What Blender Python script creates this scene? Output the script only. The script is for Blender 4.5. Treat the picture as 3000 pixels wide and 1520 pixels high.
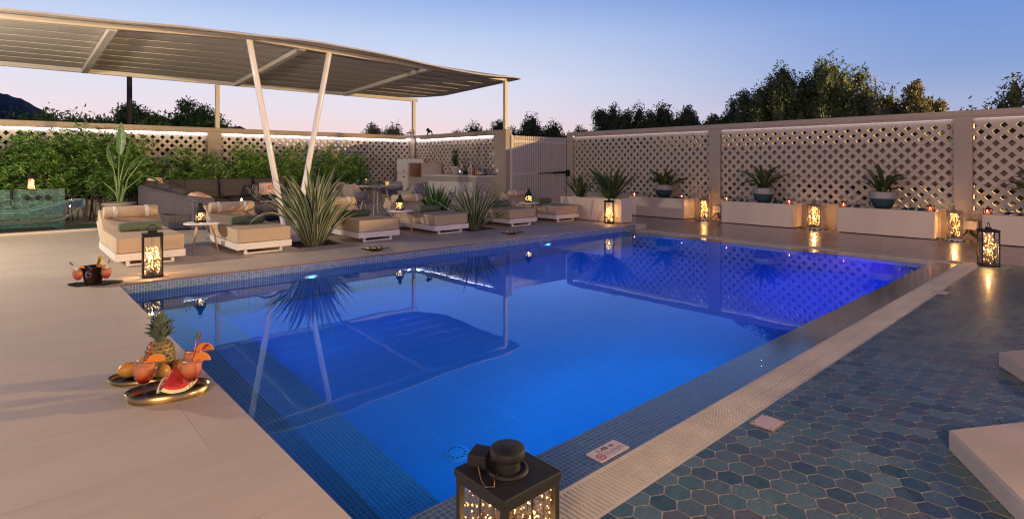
import bpy, math, random
from mathutils import Vector, Matrix, Euler
R=math.radians; PI=math.pi
rnd=random.Random(7)
for o in list(bpy.data.objects): bpy.data.objects.remove(o)
S=bpy.context.scene; COL=S.collection
# ------------------------------------------------------------------ camera, sky, exposure
cd=bpy.data.cameras.new('camera'); cam=bpy.data.objects.new('camera',cd); COL.objects.link(cam)
cam.location=(0,0,1.3); cam.rotation_euler=(R(90),0,R(-42.14)); cd.lens=36*1647/3000; cd.sensor_width=36
cd.shift_y=-.093; cd.clip_start=.05; cd.clip_end=3000; S.camera=cam
S.view_settings.view_transform='Standard'; S.view_settings.look='None'; S.view_settings.exposure=0; S.view_settings.gamma=1
S.render.engine='CYCLES'; C=S.cycles
C.use_denoising=True; C.max_bounces=10; C.diffuse_bounces=4; C.glossy_bounces=4; C.transmission_bounces=8; C.transparent_max_bounces=24
C.caustics_reflective=False; C.caustics_refractive=True; C.sample_clamp_indirect=4; C.blur_glossy=.5; C.filter_width=1.15
W=bpy.data.worlds.new('World'); S.world=W; W.use_nodes=True; wn=W.node_tree.nodes; wl=W.node_tree.links; wn.clear()
def wnode(t,**k):
    n=wn.new(t)
    for a,b in k.items(): setattr(n,a,b)
    return n
tc=wnode('ShaderNodeTexCoord'); sx=wnode('ShaderNodeSeparateXYZ'); wl.new(tc.outputs['Generated'],sx.inputs[0])
def ramp(tree,fac,stops,interp='LINEAR'):
    r=tree.nodes.new('ShaderNodeValToRGB'); r.color_ramp.interpolation=interp; e=r.color_ramp.elements
    while len(e)<len(stops): e.new(.5)
    for i,(p,c) in enumerate(stops): e[i].position=p; e[i].color=(*c,1)
    tree.links.new(fac,r.inputs[0]); return r
def srgb(r,g,b): return tuple(((c/255)/12.92 if c/255<=.04045 else ((c/255+.055)/1.055)**2.4) for c in (r,g,b))
glow=ramp(W.node_tree,sx.outputs[2],[(0,srgb(242,205,205)),(.045,srgb(243,213,215)),(.085,srgb(232,220,232)),(.14,srgb(220,223,241)),(.22,srgb(190,207,241)),(.32,srgb(118,160,230)),(.5,srgb(26,68,150)),(1,srgb(16,24,44))])
dark=ramp(W.node_tree,sx.outputs[2],[(0,srgb(196,172,190)),(.045,srgb(188,176,204)),(.085,srgb(164,178,216)),(.14,srgb(132,160,214)),(.22,srgb(114,149,215)),(.32,srgb(72,116,200)),(.5,srgb(22,60,140)),(1,srgb(16,24,44))])
nrm=wnode('ShaderNodeVectorMath',operation='DOT_PRODUCT'); nrm.inputs[1].default_value=(.02,.999,0); wl.new(tc.outputs['Generated'],nrm.inputs[0])
mr=wnode('ShaderNodeMapRange'); mr.inputs[1].default_value=.12; mr.inputs[2].default_value=.9; wl.new(nrm.outputs['Value'],mr.inputs[0]); mr.interpolation_type='SMOOTHSTEP'
mx=wnode('ShaderNodeMix',data_type='RGBA'); wl.new(mr.outputs[0],mx.inputs[0]); wl.new(dark.outputs[0],mx.inputs[6]); wl.new(glow.outputs[0],mx.inputs[7])
bg=wnode('ShaderNodeBackground'); bg.inputs[1].default_value=1.0; wo=wnode('ShaderNodeOutputWorld'); wl.new(mx.outputs[2],bg.inputs[0])
sk=wnode('ShaderNodeTexSky',sky_type='NISHITA'); sk.sun_disc=False; sk.sun_elevation=R(-1.5); sk.sun_rotation=R(-10)
b2=wnode('ShaderNodeBackground'); b2.inputs[1].default_value=.05; wl.new(sk.outputs[0],b2.inputs[0])
ad=wnode('ShaderNodeAddShader'); wl.new(bg.outputs[0],ad.inputs[0]); wl.new(b2.outputs[0],ad.inputs[1]); wl.new(ad.outputs[0],wo.inputs[0])

# ------------------------------------------------------------------ materials
def new_mat(name):
    m=bpy.data.materials.new(name); m.use_nodes=True; nt=m.node_tree; nt.nodes.clear()
    out=nt.nodes.new('ShaderNodeOutputMaterial'); b=nt.nodes.new('ShaderNodeBsdfPrincipled'); nt.links.new(b.outputs[0],out.inputs[0])
    return m,nt,b,out
def mix(nt,f,a,b,bt='MIX'):
    n=nt.nodes.new('ShaderNodeMix'); n.data_type='RGBA'; n.blend_type=bt
    for i,v in ((0,f),(6,a),(7,b)):
        if isinstance(v,(int,float)): n.inputs[i].default_value=v
        elif isinstance(v,tuple): n.inputs[i].default_value=(*v,1)
        else: nt.links.new(v,n.inputs[i])
    return n.outputs[2]
def mth(nt,op,a,b=0,c=0):
    n=nt.nodes.new('ShaderNodeMath'); n.operation=op
    for i,v in ((0,a),(1,b),(2,c)):
        if isinstance(v,(int,float)): n.inputs[i].default_value=v
        else: nt.links.new(v,n.inputs[i])
    return n.outputs[0]
def coords(nt,scale=(1,1,1),kind='Object'):
    t=nt.nodes.new('ShaderNodeTexCoord'); m=nt.nodes.new('ShaderNodeMapping'); m.inputs['Scale'].default_value=scale
    nt.links.new(t.outputs[kind],m.inputs[0]); return m.outputs[0]
def noise(nt,vec,scale,detail=4,rough=.6):
    n=nt.nodes.new('ShaderNodeTexNoise'); n.inputs['Scale'].default_value=scale; n.inputs['Detail'].default_value=detail; n.inputs['Roughness'].default_value=rough
    nt.links.new(vec,n.inputs['Vector']); return n.outputs[0]
def bumpn(nt,b,h,strength=.3,dist=.01):
    n=nt.nodes.new('ShaderNodeBump'); n.inputs['Strength'].default_value=strength; n.inputs['Distance'].default_value=dist
    nt.links.new(h,n.inputs['Height']); nt.links.new(n.outputs[0],b.inputs['Normal']); return n
def M(name,col,rough=.6,metal=0,var=.15,vs=4,st=(1,1,1),bump=.0,bs=60,coat=0,spec=.5,var2=None,sub=0,isl=0):
    m,nt,b,out=new_mat(name); v=coords(nt,st)
    f=noise(nt,v,vs); lo=tuple(max(0,c*(1-var)) for c in col); hi=tuple(c*(1+var) for c in col)
    c=mix(nt,f,lo,hi)
    if var2: c=mix(nt,ramp(nt,noise(nt,v,vs*.35,2),[(.42,(0,0,0)),(.6,(1,1,1))]).outputs[0],c,var2)
    if isl:
        g=nt.nodes.new('ShaderNodeNewGeometry'); r=ramp(nt,g.outputs['Random Per Island'],[(0,(1-isl,)*3),(1,(1+isl,)*3)])
        c=mix(nt,1.0,c,r.outputs[0],'MULTIPLY')
    nt.links.new(c,b.inputs['Base Color']); b.inputs['Roughness'].default_value=rough; b.inputs['Metallic'].default_value=metal
    b.inputs['Coat Weight'].default_value=coat; b.inputs['Coat Roughness'].default_value=.08; b.inputs['Specular IOR Level'].default_value=spec
    if sub: b.inputs['Subsurface Weight'].default_value=sub; b.inputs['Subsurface Radius'].default_value=(.02,.01,.005)
    if bump: bumpn(nt,b,noise(nt,v,bs,3),bump,.004)
    return m
def wrinkle(m,sc=7,st=.5,d=.02):
    nt=m.node_tree; b=nt.nodes['Principled BSDF']; q=nt.nodes.new('ShaderNodeBump'); q.inputs['Strength'].default_value=st; q.inputs['Distance'].default_value=d
    nt.links.new(noise(nt,coords(nt,(1,1.6,.7)),sc,3,.55),q.inputs['Height'])
    if b.inputs['Normal'].links: nt.links.new(b.inputs['Normal'].links[0].from_socket,q.inputs['Normal'])
    nt.links.new(q.outputs[0],b.inputs['Normal']); return m
def leafmat(name,c1,c2,c3=None,rough=.4,trans=.25):
    m,nt,b,out=new_mat(name); g=nt.nodes.new('ShaderNodeNewGeometry')
    st=[(0,c1),(.6,c2)]+([(1,c3)] if c3 else [])
    r=ramp(nt,g.outputs['Random Per Island'],st); nt.links.new(r.outputs[0],b.inputs['Base Color']); b.inputs['Roughness'].default_value=rough
    t=nt.nodes.new('ShaderNodeBsdfTranslucent'); nt.links.new(r.outputs[0],t.inputs[0]); mm=nt.nodes.new('ShaderNodeMixShader'); mm.inputs[0].default_value=trans
    nt.links.new(b.outputs[0],mm.inputs[1]); nt.links.new(t.outputs[0],mm.inputs[2]); nt.links.new(mm.outputs[0],out.inputs[0]); return m
def emit(name,col,s):
    m,nt,b,out=new_mat(name); b.inputs['Base Color'].default_value=(*col,1); b.inputs['Emission Color'].default_value=(*col,1); b.inputs['Emission Strength'].default_value=s; return m
def glass(name,tint=(1,1,1),alpha=.12,rough=.03):
    m,nt,b,out=new_mat(name); nt.nodes.remove(b)
    t=nt.nodes.new('ShaderNodeBsdfTransparent'); t.inputs[0].default_value=(*tint,1); g=nt.nodes.new('ShaderNodeBsdfGlossy'); g.inputs['Roughness'].default_value=rough
    lw=nt.nodes.new('ShaderNodeLayerWeight'); lw.inputs[0].default_value=.25; f=mth(nt,'MULTIPLY_ADD',lw.outputs['Fresnel'],.7,alpha*.3)
    mm=nt.nodes.new('ShaderNodeMixShader'); nt.links.new(f,mm.inputs[0]); nt.links.new(t.outputs[0],mm.inputs[1]); nt.links.new(g.outputs[0],mm.inputs[2]); nt.links.new(mm.outputs[0],out.inputs[0]); return m
def grid(name,axes,pitch,gw,cols,grout,rough=.25,coat=.3,pv=None,gb=.3,streak=0):
    m,nt,b,out=new_mat(name); t=nt.nodes.new('ShaderNodeTexCoord'); s=nt.nodes.new('ShaderNodeSeparateXYZ'); nt.links.new(t.outputs['Object'],s.inputs[0])
    ix={'x':0,'y':1,'z':2}; pv=pv or pitch
    u=mth(nt,'DIVIDE',s.outputs[ix[axes[0]]],pitch); v=mth(nt,'DIVIDE',mth(nt,'ADD',s.outputs[ix[axes[1]]],.003),pv)
    cb=nt.nodes.new('ShaderNodeCombineXYZ'); nt.links.new(mth(nt,'FLOOR',u),cb.inputs[0]); nt.links.new(mth(nt,'FLOOR',v),cb.inputs[1])
    w=nt.nodes.new('ShaderNodeTexWhiteNoise'); nt.links.new(cb.outputs[0],w.inputs[0])
    c=ramp(nt,w.outputs[0],[(i/(len(cols)-1),k) for i,k in enumerate(cols)]).outputs[0]
    eu=mth(nt,'ABSOLUTE',mth(nt,'SUBTRACT',mth(nt,'FRACT',u),.5)); ev=mth(nt,'ABSOLUTE',mth(nt,'SUBTRACT',mth(nt,'FRACT',v),.5))
    g=mth(nt,'GREATER_THAN',mth(nt,'MAXIMUM',eu,ev),.5-gw)
    c=mix(nt,mth(nt,'MULTIPLY',noise(nt,coords(nt),9),.35),c,tuple(x*.4 for x in cols[0]))
    nt.links.new(mix(nt,g,c,grout),b.inputs['Base Color']); b.inputs['Roughness'].default_value=rough; b.inputs['Coat Weight'].default_value=coat; b.inputs['Coat Roughness'].default_value=.1
    bumpn(nt,b,mth(nt,'SUBTRACT',1,g),gb,.002); return m
def planks(name,col,col2,bw,bh,mort,rough=.5,axis=0,coat=0,bump=.15,off=(0,0,0)):
    m,nt,b,out=new_mat(name); v=coords(nt); v.node.inputs['Location'].default_value=off
    br=nt.nodes.new('ShaderNodeTexBrick'); nt.links.new(v,br.inputs['Vector']); br.offset=.5
    br.inputs['Color1'].default_value=(*col,1); br.inputs['Color2'].default_value=(*col2,1); br.inputs['Mortar'].default_value=(*[c*.6 for c in col],1)
    br.inputs['Scale'].default_value=1; br.inputs['Mortar Size'].default_value=mort; br.inputs['Brick Width'].default_value=bw; br.inputs['Row Height'].default_value=bh; br.inputs['Mortar Smooth'].default_value=.1
    gs=noise(nt,coords(nt,(1.2,14,1)),2.2,6,.65); big=noise(nt,coords(nt,(.5,1.6,1)),1.6,3)
    c=mix(nt,.85,br.outputs[0],ramp(nt,gs,[(.3,(.92,.92,.93)),(.7,(1.05,1.05,1.04))]).outputs[0],'MULTIPLY')
    c=mix(nt,.7,c,ramp(nt,big,[(.3,(.9,.89,.89)),(.7,(1.06,1.06,1.06))]).outputs[0],'MULTIPLY')
    c=mix(nt,.4,c,ramp(nt,noise(nt,coords(nt),260,2),[(.35,(.75,.75,.75)),(.65,(1.25,1.25,1.25))]).outputs[0],'MULTIPLY')
    nt.links.new(c,b.inputs['Base Color']); b.inputs['Coat Weight'].default_value=coat; b.inputs['Coat Roughness'].default_value=.12
    nt.links.new(ramp(nt,gs,[(0,(rough-.12,)*3),(1,(rough+.12,)*3)]).outputs[0],b.inputs['Roughness'])
    bumpn(nt,b,mix(nt,.5,gs,br.outputs['Fac']),bump,.003); return m

deckM=planks('deck_tile',(.54,.46,.36),(.56,.48,.375),2.4,.65,.0014,.5,off=(.5,-.22,0))
lowM=planks('lower_deck_tile',(.40,.27,.215),(.34,.235,.19),1.2,.2,.0025,.3,coat=.35,bump=.3)
MC=[(.035,.075,.11),(.06,.13,.17),(.09,.15,.19),(.05,.09,.16),(.12,.19,.21)]
mosXY=grid('mosaic_top','xy',.0265,.055,[(.035,.085,.13),(.06,.12,.17),(.045,.11,.15),(.09,.125,.15)],(.20,.20,.19),rough=.15,coat=.7)
mosXZ=grid('mosaic_wall','xz',.0275,.05,[(.10,.17,.26),(.16,.25,.33),(.22,.30,.36),(.10,.20,.32)],(.52,.56,.55))
mosYZ=grid('mosaic_wall_side','yz',.0275,.05,[(.10,.17,.26),(.16,.25,.33),(.22,.30,.36),(.10,.20,.32)],(.52,.56,.55))
stepM=grid('mosaic_step','xy',.0265,.05,[(.03,.30,.42),(.05,.36,.46),(.03,.27,.42),(.06,.40,.48)],(.28,.60,.66))
floorM=grid('pool_floor_tile','xy',.6,.006,[(.03,.30,.50),(.035,.32,.52),(.04,.33,.54)],(.06,.36,.56),gb=.05,pv=.3)
concM=M('concrete',(.46,.39,.35),.75,bump=.25,bs=40,var=.12,vs=3,var2=(.36,.31,.28))
wallM=M('painted_wall',(.42,.34,.255),.8,bump=.2,bs=90,var=.08,vs=2,var2=(.375,.305,.235))
whiteM=M('white_render',(.70,.58,.45),.6,bump=.25,bs=70,var=.07,vs=2,st=(1,1,.4),var2=(.60,.50,.39))
whitem=M('white_lacquer',(.78,.74,.70),.35,var=.03,coat=.2)
backM=M('backing_board',(.24,.175,.13),.85,var=.1)
latM=M('lattice_concrete',(.45,.385,.305),.8,bump=.25,bs=110,var=.08,vs=5)
metw=M('painted_steel',(.62,.55,.44),.45,var=.05)
roofM=M('roof_boards',(.56,.53,.50),.7,var=.1,vs=3,st=(.3,3,1))
joiM=M('roof_joist',(.62,.585,.55),.6,var=.06)
blackM=M('black_metal',(.008,.008,.008),.68,metal=.1,bump=.15,bs=120,var=.3,vs=20)
greyM=M('grey_metal',(.16,.13,.11),.45,metal=.6,var=.1)
cushM=M('beige_cushion',(.50,.39,.265),.9,bump=.2,bs=350,var=.07,vs=3)
wrinkle(cushM,6,.55,.03); strapM=M('cream_strap',(.70,.64,.56),.85,bump=.2,bs=350,var=.05)
towM=M('green_towel',(.13,.17,.11),1,bump=1,bs=320,var=.25,vs=25)
towD=M('dark_green_towel',(.025,.045,.035),1,bump=1,bs=320,var=.25,vs=25)
woodM=M('beech_wood',(.58,.40,.24),.5,st=(6,6,.6),vs=6,var=.15)
sofaC=M('charcoal_cushion',(.055,.047,.045),.9,bump=.2,bs=300,var=.1)
wrinkle(sofaC,8,.6,.03); soilM=M('dark_gravel',(.05,.042,.038),.9,isl=.6,var=.3,vs=30)
groundM=M('dry_ground',(.16,.13,.07),.95,bump=.4,bs=8,var=.35,vs=.8,var2=(.07,.09,.035))
hillM=M('hill_scrub',(.018,.024,.04),.95,bump=.5,bs=3,var=.5,vs=.05)
hillM2=M('rocky_hill',(.06,.055,.065),.95,bump=.5,bs=3,var=.5,vs=.08)
barkM=M('bark',(.09,.065,.045),.9,bump=.5,bs=40,var=.25,st=(1,1,.3),vs=12)
fairyB=emit('warm_bulb',(1,.45,.11),14)
fairyB2=emit('warm_bulb_small',(1,.45,.11),11)
ledM=emit('led_strip_white',(.86,.80,1),34)
ledR=emit('led_strip_lilac',(.82,.76,1),3.2)
poolL=emit('pool_lens',(.85,.82,1),.7); poolL.node_tree.nodes['Principled BSDF'].inputs['Base Color'].default_value=(.02,.02,.03,1)
paneM=glass('lantern_glass')
clearG=glass('clear_glass',(.97,.98,1),.25)
acryl=glass('acrylic',(.93,.98,.95),.25)
wireM=M('copper_wire',(.18,.11,.05),.4,metal=.8)
twigM=M('dry_twig',(.14,.09,.05),.9)
brassM=M('brass',(.52,.35,.13),.28,metal=1,bump=.1,bs=90,var=.15,vs=8)
steelM=M('chrome',(.7,.7,.7),.15,metal=1,var=.02)
orangeM=M('orange_flesh',(.85,.30,.035),.4,bump=.3,bs=150,coat=.5,sub=.2)
peelM=M('orange_peel',(.80,.28,.03),.45,bump=.3,bs=200)
mangoM=M('mango_skin',(.78,.30,.04),.4,var=.2,vs=6,bump=.15,bs=160,var2=(.60,.36,.05))
fleshM=M('watermelon_flesh',(.62,.05,.045),.35,bump=.25,bs=60,var=.25,vs=14,coat=.4,sub=.1)
paleM=M('melon_rind_pale',(.72,.70,.42),.5); rindM=M('melon_rind',(.05,.13,.03),.4,var=.5,vs=18)
redS=M('red_straw',(.45,.02,.02),.4); pinkM=M('pink_foil',(.75,.02,.28),.25,metal=.4); purpM=M('purple_foil',(.22,.02,.16),.3,metal=.4)
yelG=M('green_foil',(.18,.5,.05),.3,metal=.3); goldM=M('gold_foil',(.7,.42,.06),.3,metal=.7)
potM=M('beige_pot',(.52,.42,.33),.6,var=.06); terrM=M('stone_pot',(.40,.32,.25),.7,bump=.2,var=.12)
glazM=M('teal_glaze',(.035,.075,.08),.12,coat=1,var=.4,vs=9); rimM=M('speckled_rim',(.30,.28,.27),.4,var=.35,vs=45,bump=.2,coat=.4)
rockM=M('teal_glass_rock',(.012,.05,.05),.08,coat=1,var=.5,vs=12); rockG=M('green_glass_rock',(.07,.13,.09),.1,coat=1,var=.5,vs=12)
gateM=M('gate_slat',(.60,.53,.44),.55,var=.08)
leafH=leafmat('hedge_leaf',(.05,.14,.025),(.16,.33,.06),(.40,.52,.16),trans=.35)
leafP=leafmat('phormium_leaf',(.04,.09,.03),(.12,.17,.05),(.24,.22,.08)); leafPe=leafmat('phormium_edge',(.46,.50,.30),(.62,.64,.46),rough=.45)
leafS=leafmat('strap_leaf',(.035,.10,.02),(.07,.17,.04),(.12,.24,.05)); leafB=leafmat('paddle_leaf',(.07,.16,.035),(.12,.24,.06),rough=.35); stalkM=M('leaf_stalk',(.17,.26,.07),.5,var=.2)
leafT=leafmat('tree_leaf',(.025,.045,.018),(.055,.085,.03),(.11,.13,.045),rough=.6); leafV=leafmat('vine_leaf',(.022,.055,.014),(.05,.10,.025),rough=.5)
leafO=leafmat('olive_lamplit_leaf',(.05,.055,.03),(.12,.12,.06),(.20,.18,.08),rough=.6)  # lamp light put into the trees' leaf tone; plain colour on the potted olive
leafK=leafmat('bowl_plant_leaf',(.035,.07,.02),(.08,.12,.035),(.16,.16,.06),rough=.5)
leafD=leafmat('dark_pot_leaf',(.02,.055,.02),(.045,.10,.03),(.10,.14,.05))
crownM=leafmat('pineapple_leaf',(.10,.14,.09),(.16,.20,.12),rough=.6,trans=.1); pineM=M('pineapple_skin',(.30,.23,.06),.6,var=.5,vs=40,bump=.4,bs=90); pineE=M('pineapple_eye',(.18,.13,.05),.8,isl=.4)
flowM=leafmat('flower_petal',(.65,.30,.28),(.75,.62,.55),(.8,.7,.6)); silverM=leafmat('dried_stem',(.30,.32,.30),(.45,.46,.42))
redG=emit('red_candle_glass',(1,.42,.25),3); flameM=emit('candle_flame',(1,.7,.45),14)

def hexmat(name,cols,rough=.3,coat=.4):
    m,nt,b,out=new_mat(name); g=nt.nodes.new('ShaderNodeNewGeometry')
    c=ramp(nt,g.outputs['Random Per Island'],[(i/(len(cols)-1),k) for i,k in enumerate(cols)]).outputs[0]
    n1=noise(nt,coords(nt,(1,1,1)),14,5,.7); n2=noise(nt,coords(nt,(3,14,3)),9,4,.7)
    c=mix(nt,ramp(nt,n1,[(.35,(0,0,0)),(.7,(.35,.35,.35))]).outputs[0],c,tuple(x*1.7 for x in cols[1]))
    c=mix(nt,.8,c,ramp(nt,n2,[(.3,(.6,.6,.6)),(.7,(1.3,1.3,1.3))]).outputs[0],'MULTIPLY')
    nt.links.new(c,b.inputs['Base Color']); b.inputs['Coat Weight'].default_value=coat; b.inputs['Coat Roughness'].default_value=.15
    b.inputs['Roughness'].default_value=rough; bumpn(nt,b,n2,.35,.003); return m
hexM=hexmat('sea_tile',[(.022,.05,.054),(.05,.105,.105),(.10,.17,.16),(.038,.072,.088),(.085,.088,.09),(.07,.125,.12),(.13,.19,.18)],.42,.2)
greenT=hexmat('green_tile',[(.022,.08,.055),(.04,.12,.08),(.03,.07,.055),(.055,.14,.10)])
groutM=M('grout',(.62,.59,.54),.8); groutG=M('green_grout',(.30,.40,.34),.8)
def brickm(name,c1,c2,mo,bw,bh,ms,axes='xz',bump=.5,rough=.8):
    m,nt,b,out=new_mat(name); t=nt.nodes.new('ShaderNodeTexCoord'); s=nt.nodes.new('ShaderNodeSeparateXYZ'); nt.links.new(t.outputs['Object'],s.inputs[0]); cb=nt.nodes.new('ShaderNodeCombineXYZ'); ix={'x':0,'y':1,'z':2}
    if axes=='h': nt.links.new(mth(nt,'ADD',s.outputs[0],s.outputs[1]),cb.inputs[0]); nt.links.new(s.outputs[2],cb.inputs[1])
    else: nt.links.new(s.outputs[ix[axes[0]]],cb.inputs[0]); nt.links.new(s.outputs[ix[axes[1]]],cb.inputs[1])
    br=nt.nodes.new('ShaderNodeTexBrick'); nt.links.new(cb.outputs[0],br.inputs[0]); br.inputs['Scale'].default_value=1
    for k,v in (('Color1',c1),('Color2',c2),('Mortar',mo)): br.inputs[k].default_value=(*v,1)
    br.inputs['Brick Width'].default_value=bw; br.inputs['Row Height'].default_value=bh; br.inputs['Mortar Size'].default_value=ms; br.inputs['Mortar Smooth'].default_value=.6
    nt.links.new(br.outputs[0],b.inputs['Base Color']); b.inputs['Roughness'].default_value=rough
    bumpn(nt,b,mth(nt,'SUBTRACT',1,br.outputs['Fac']),bump,.008); return m
ratM=brickm('rattan_weave',(.15,.125,.14),(.23,.195,.21),(.04,.032,.036),.034,.012,.003,'h',1)
bbqM=brickm('fire_brick',(.27,.13,.08),(.33,.17,.11),(.22,.12,.08),.22,.055,.004,'h',.4)
floM,nt,b,out=new_mat('floral_fabric')
f=noise(nt,coords(nt),17,3); r=ramp(nt,f,[(.36,(.35,.10,.05)),(.45,(.70,.30,.14)),(.52,(.72,.58,.50)),(.6,(.62,.45,.42)),(.68,(.30,.12,.12))]); nt.links.new(r.outputs[0],b.inputs['Base Color']); b.inputs['Roughness'].default_value=.8
drinkM,nt,b,out=new_mat('cocktail'); s=nt.nodes.new('ShaderNodeSeparateXYZ'); nt.links.new(coords(nt),s.inputs[0]); r=ramp(nt,s.outputs[2],[(.072,(.62,.015,.01)),(.098,(.75,.10,.02)),(.125,(.86,.30,.09))]); nt.links.new(r.outputs[0],b.inputs['Base Color']); b.inputs['Roughness'].default_value=.15; b.inputs['Subsurface Weight'].default_value=.4; b.inputs['Subsurface Radius'].default_value=(.03,.012,.004)
# water
watM,nt,b,out=new_mat('pool_water'); nt.nodes.remove(b); gl=nt.nodes.new('ShaderNodeBsdfRefraction'); gl.inputs['IOR'].default_value=1.333; gl.inputs['Roughness'].default_value=0; gl.inputs[0].default_value=(.86,.95,1,1)
gy=nt.nodes.new('ShaderNodeBsdfGlossy'); gy.inputs['Roughness'].default_value=.012; gy.inputs[0].default_value=(.55,.80,1,1); fr=nt.nodes.new('ShaderNodeFresnel'); fr.inputs[0].default_value=1.333
ms=nt.nodes.new('ShaderNodeMixShader'); nt.links.new(fr.outputs[0],ms.inputs[0]); nt.links.new(gl.outputs[0],ms.inputs[1]); nt.links.new(gy.outputs[0],ms.inputs[2]); nt.links.new(ms.outputs[0],out.inputs[0]); bn=nt.nodes.new('ShaderNodeBump'); bn.inputs['Strength'].default_value=.06; bn.inputs['Distance'].default_value=.01
nt.links.new(noise(nt,coords(nt,(1,1,1)),2.2,2,.4),bn.inputs['Height']); [nt.links.new(bn.outputs[0],q_.inputs['Normal']) for q_ in (gl,gy,fr)]

# ------------------------------------------------------------------ mesh helpers
class MB:
    def __init__(s): s.v=[]; s.f=[]; s.m=[]; s.sm=[]
    def add(s,vs,fs,mi=0,sm=False,mat=None):
        o=len(s.v)
        if mat is not None: vs=[mat@Vector(v) for v in vs]
        s.v+= [tuple(v) for v in vs]; s.f+=[tuple(i+o for i in f) for f in fs]; s.m+=[mi]*len(fs); s.sm+=[sm]*len(fs); return s
    def box(s,x0,y0,z0,x1,y1,z1,mi=0,mat=None):
        v=[(x0,y0,z0),(x1,y0,z0),(x1,y1,z0),(x0,y1,z0),(x0,y0,z1),(x1,y0,z1),(x1,y1,z1),(x0,y1,z1)]
        return s.add(v,[(0,3,2,1),(4,5,6,7),(0,1,5,4),(1,2,6,5),(2,3,7,6),(3,0,4,7)],mi,False,mat)
    def tube(s,pts,rad,n=8,mi=0,mat=None,cap=True,sm=True):
        P=[Vector(p) for p in pts]; rs=rad if isinstance(rad,(list,tuple)) else [rad]*len(P); vs=[];fs=[]
        up=Vector((0,0,1)); t0=(P[1]-P[0]).normalized(); a=t0.orthogonal().normalized()
        for i,p in enumerate(P):
            t=((P[min(i+1,len(P)-1)]-P[max(i-1,0)])).normalized(); a=(a-t*a.dot(t)).normalized(); b=t.cross(a)
            for k in range(n):
                q=2*PI*k/n; vs.append(p+(a*math.cos(q)+b*math.sin(q))*rs[i])
        for i in range(len(P)-1):
            for k in range(n): fs.append((i*n+k,i*n+(k+1)%n,(i+1)*n+(k+1)%n,(i+1)*n+k))
        s.add(vs,fs,mi,sm,mat)
        if cap: s.add(vs[:n],[tuple(range(n))[::-1]],mi,False,mat); s.add(vs[-n:],[tuple(range(n))],mi,False,mat)
        return s
    def lathe(s,prof,n=24,mi=0,mat=None,sx=1,sy=1,sm=True):
        vs=[];fs=[]
        for r,z in prof:
            for k in range(n): q=2*PI*k/n; vs.append((r*math.cos(q)*sx,r*math.sin(q)*sy,z))
        for i in range(len(prof)-1):
            for k in range(n): fs.append((i*n+k,i*n+(k+1)%n,(i+1)*n+(k+1)%n,(i+1)*n+k))
        return s.add(vs,fs,mi,sm,mat)
    def ball(s,c,r,n=8,mi=0,sc=(1,1,1),mat=None):
        vs=[];fs=[];h=max(3,n//2+1)
        for i in range(h+1):
            t=PI*i/h
            for k in range(n): q=2*PI*k/n; vs.append((c[0]+r*sc[0]*math.sin(t)*math.cos(q),c[1]+r*sc[1]*math.sin(t)*math.sin(q),c[2]-r*sc[2]*math.cos(t)))
        for i in range(h):
            for k in range(n): fs.append((i*n+k,i*n+(k+1)%n,(i+1)*n+(k+1)%n,(i+1)*n+k))
        return s.add(vs,fs,mi,True,mat)
    def build(s,name,mat,parent=None,bev=0,seg=2,loc=None,rot=None,sub=0):
        me=bpy.data.meshes.new(name); me.from_pydata(s.v,[],s.f)
        for m in (mat if isinstance(mat,(list,tuple)) else [mat]): me.materials.append(m)
        me.polygons.foreach_set('material_index',s.m); me.polygons.foreach_set('use_smooth',s.sm); me.update()
        o=bpy.data.objects.new(name,me); COL.objects.link(o)
        if parent: o.parent=parent
        if loc: o.location=loc
        if rot: o.rotation_euler=rot
        if bev:
            q=o.modifiers.new('b','BEVEL'); q.width=bev; q.segments=seg; q.limit_method='ANGLE'
            me.polygons.foreach_set('use_smooth',[True]*len(me.polygons)); q.harden_normals=True
        if sub: q=o.modifiers.new('s','SUBSURF'); q.levels=sub; q.render_levels=sub
        return o
def T(name,label,cat,loc=(0,0,0),rz=0,group=None):
    o=bpy.data.objects.new(name,None); COL.objects.link(o); o.location=loc; o.rotation_euler=(0,0,rz); o.empty_display_size=.1
    return tag(o,label,cat,group)
def tag(o,label,cat,group=None):
    o['label']=label; o['category']=cat
    if group: o['group']=group
    return o
def ST(o,kind='structure'): o['kind']=kind; return o
def dup(root,loc,rz,label):
    r=root.copy(); COL.objects.link(r); r.location=loc; r.rotation_euler=(0,0,rz); r['label']=label
    for ch in list(root.children):
        c=ch.copy(); COL.objects.link(c); c.parent=r
        for g in list(ch.children):
            d=g.copy(); COL.objects.link(d); d.parent=c
    return r
def TR(x=0,y=0,z=0,rx=0,ry=0,rz=0,s=1): return Matrix.Translation((x,y,z))@Euler((rx,ry,rz)).to_matrix().to_4x4()@Matrix.Scale(s,4)
def B(*a): return MB().box(*a)
def light(name,typ,loc,e,col,parent=None,rad=.05,**k):
    l=bpy.data.lights.new(name,typ); l.energy=e; l.color=col
    if typ in('POINT','SPOT'): l.shadow_soft_size=rad
    for a,b in k.items(): setattr(l,a,b)
    o=bpy.data.objects.new(name,l); COL.objects.link(o); o.location=loc
    if parent: o.parent=parent
    return o
def aim(o,t): o.rotation_euler=(Vector(t)-o.location).to_track_quat('-Z','Y').to_euler()

# ------------------------------------------------------------------ setting: ground, decks, pool
ST(MB().add([(-900,-900,-1.75),(900,-900,-1.75),(900,900,-1.75),(-900,900,-1.75)],[(0,1,2,3)]).build('bedrock',groundM))
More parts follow.
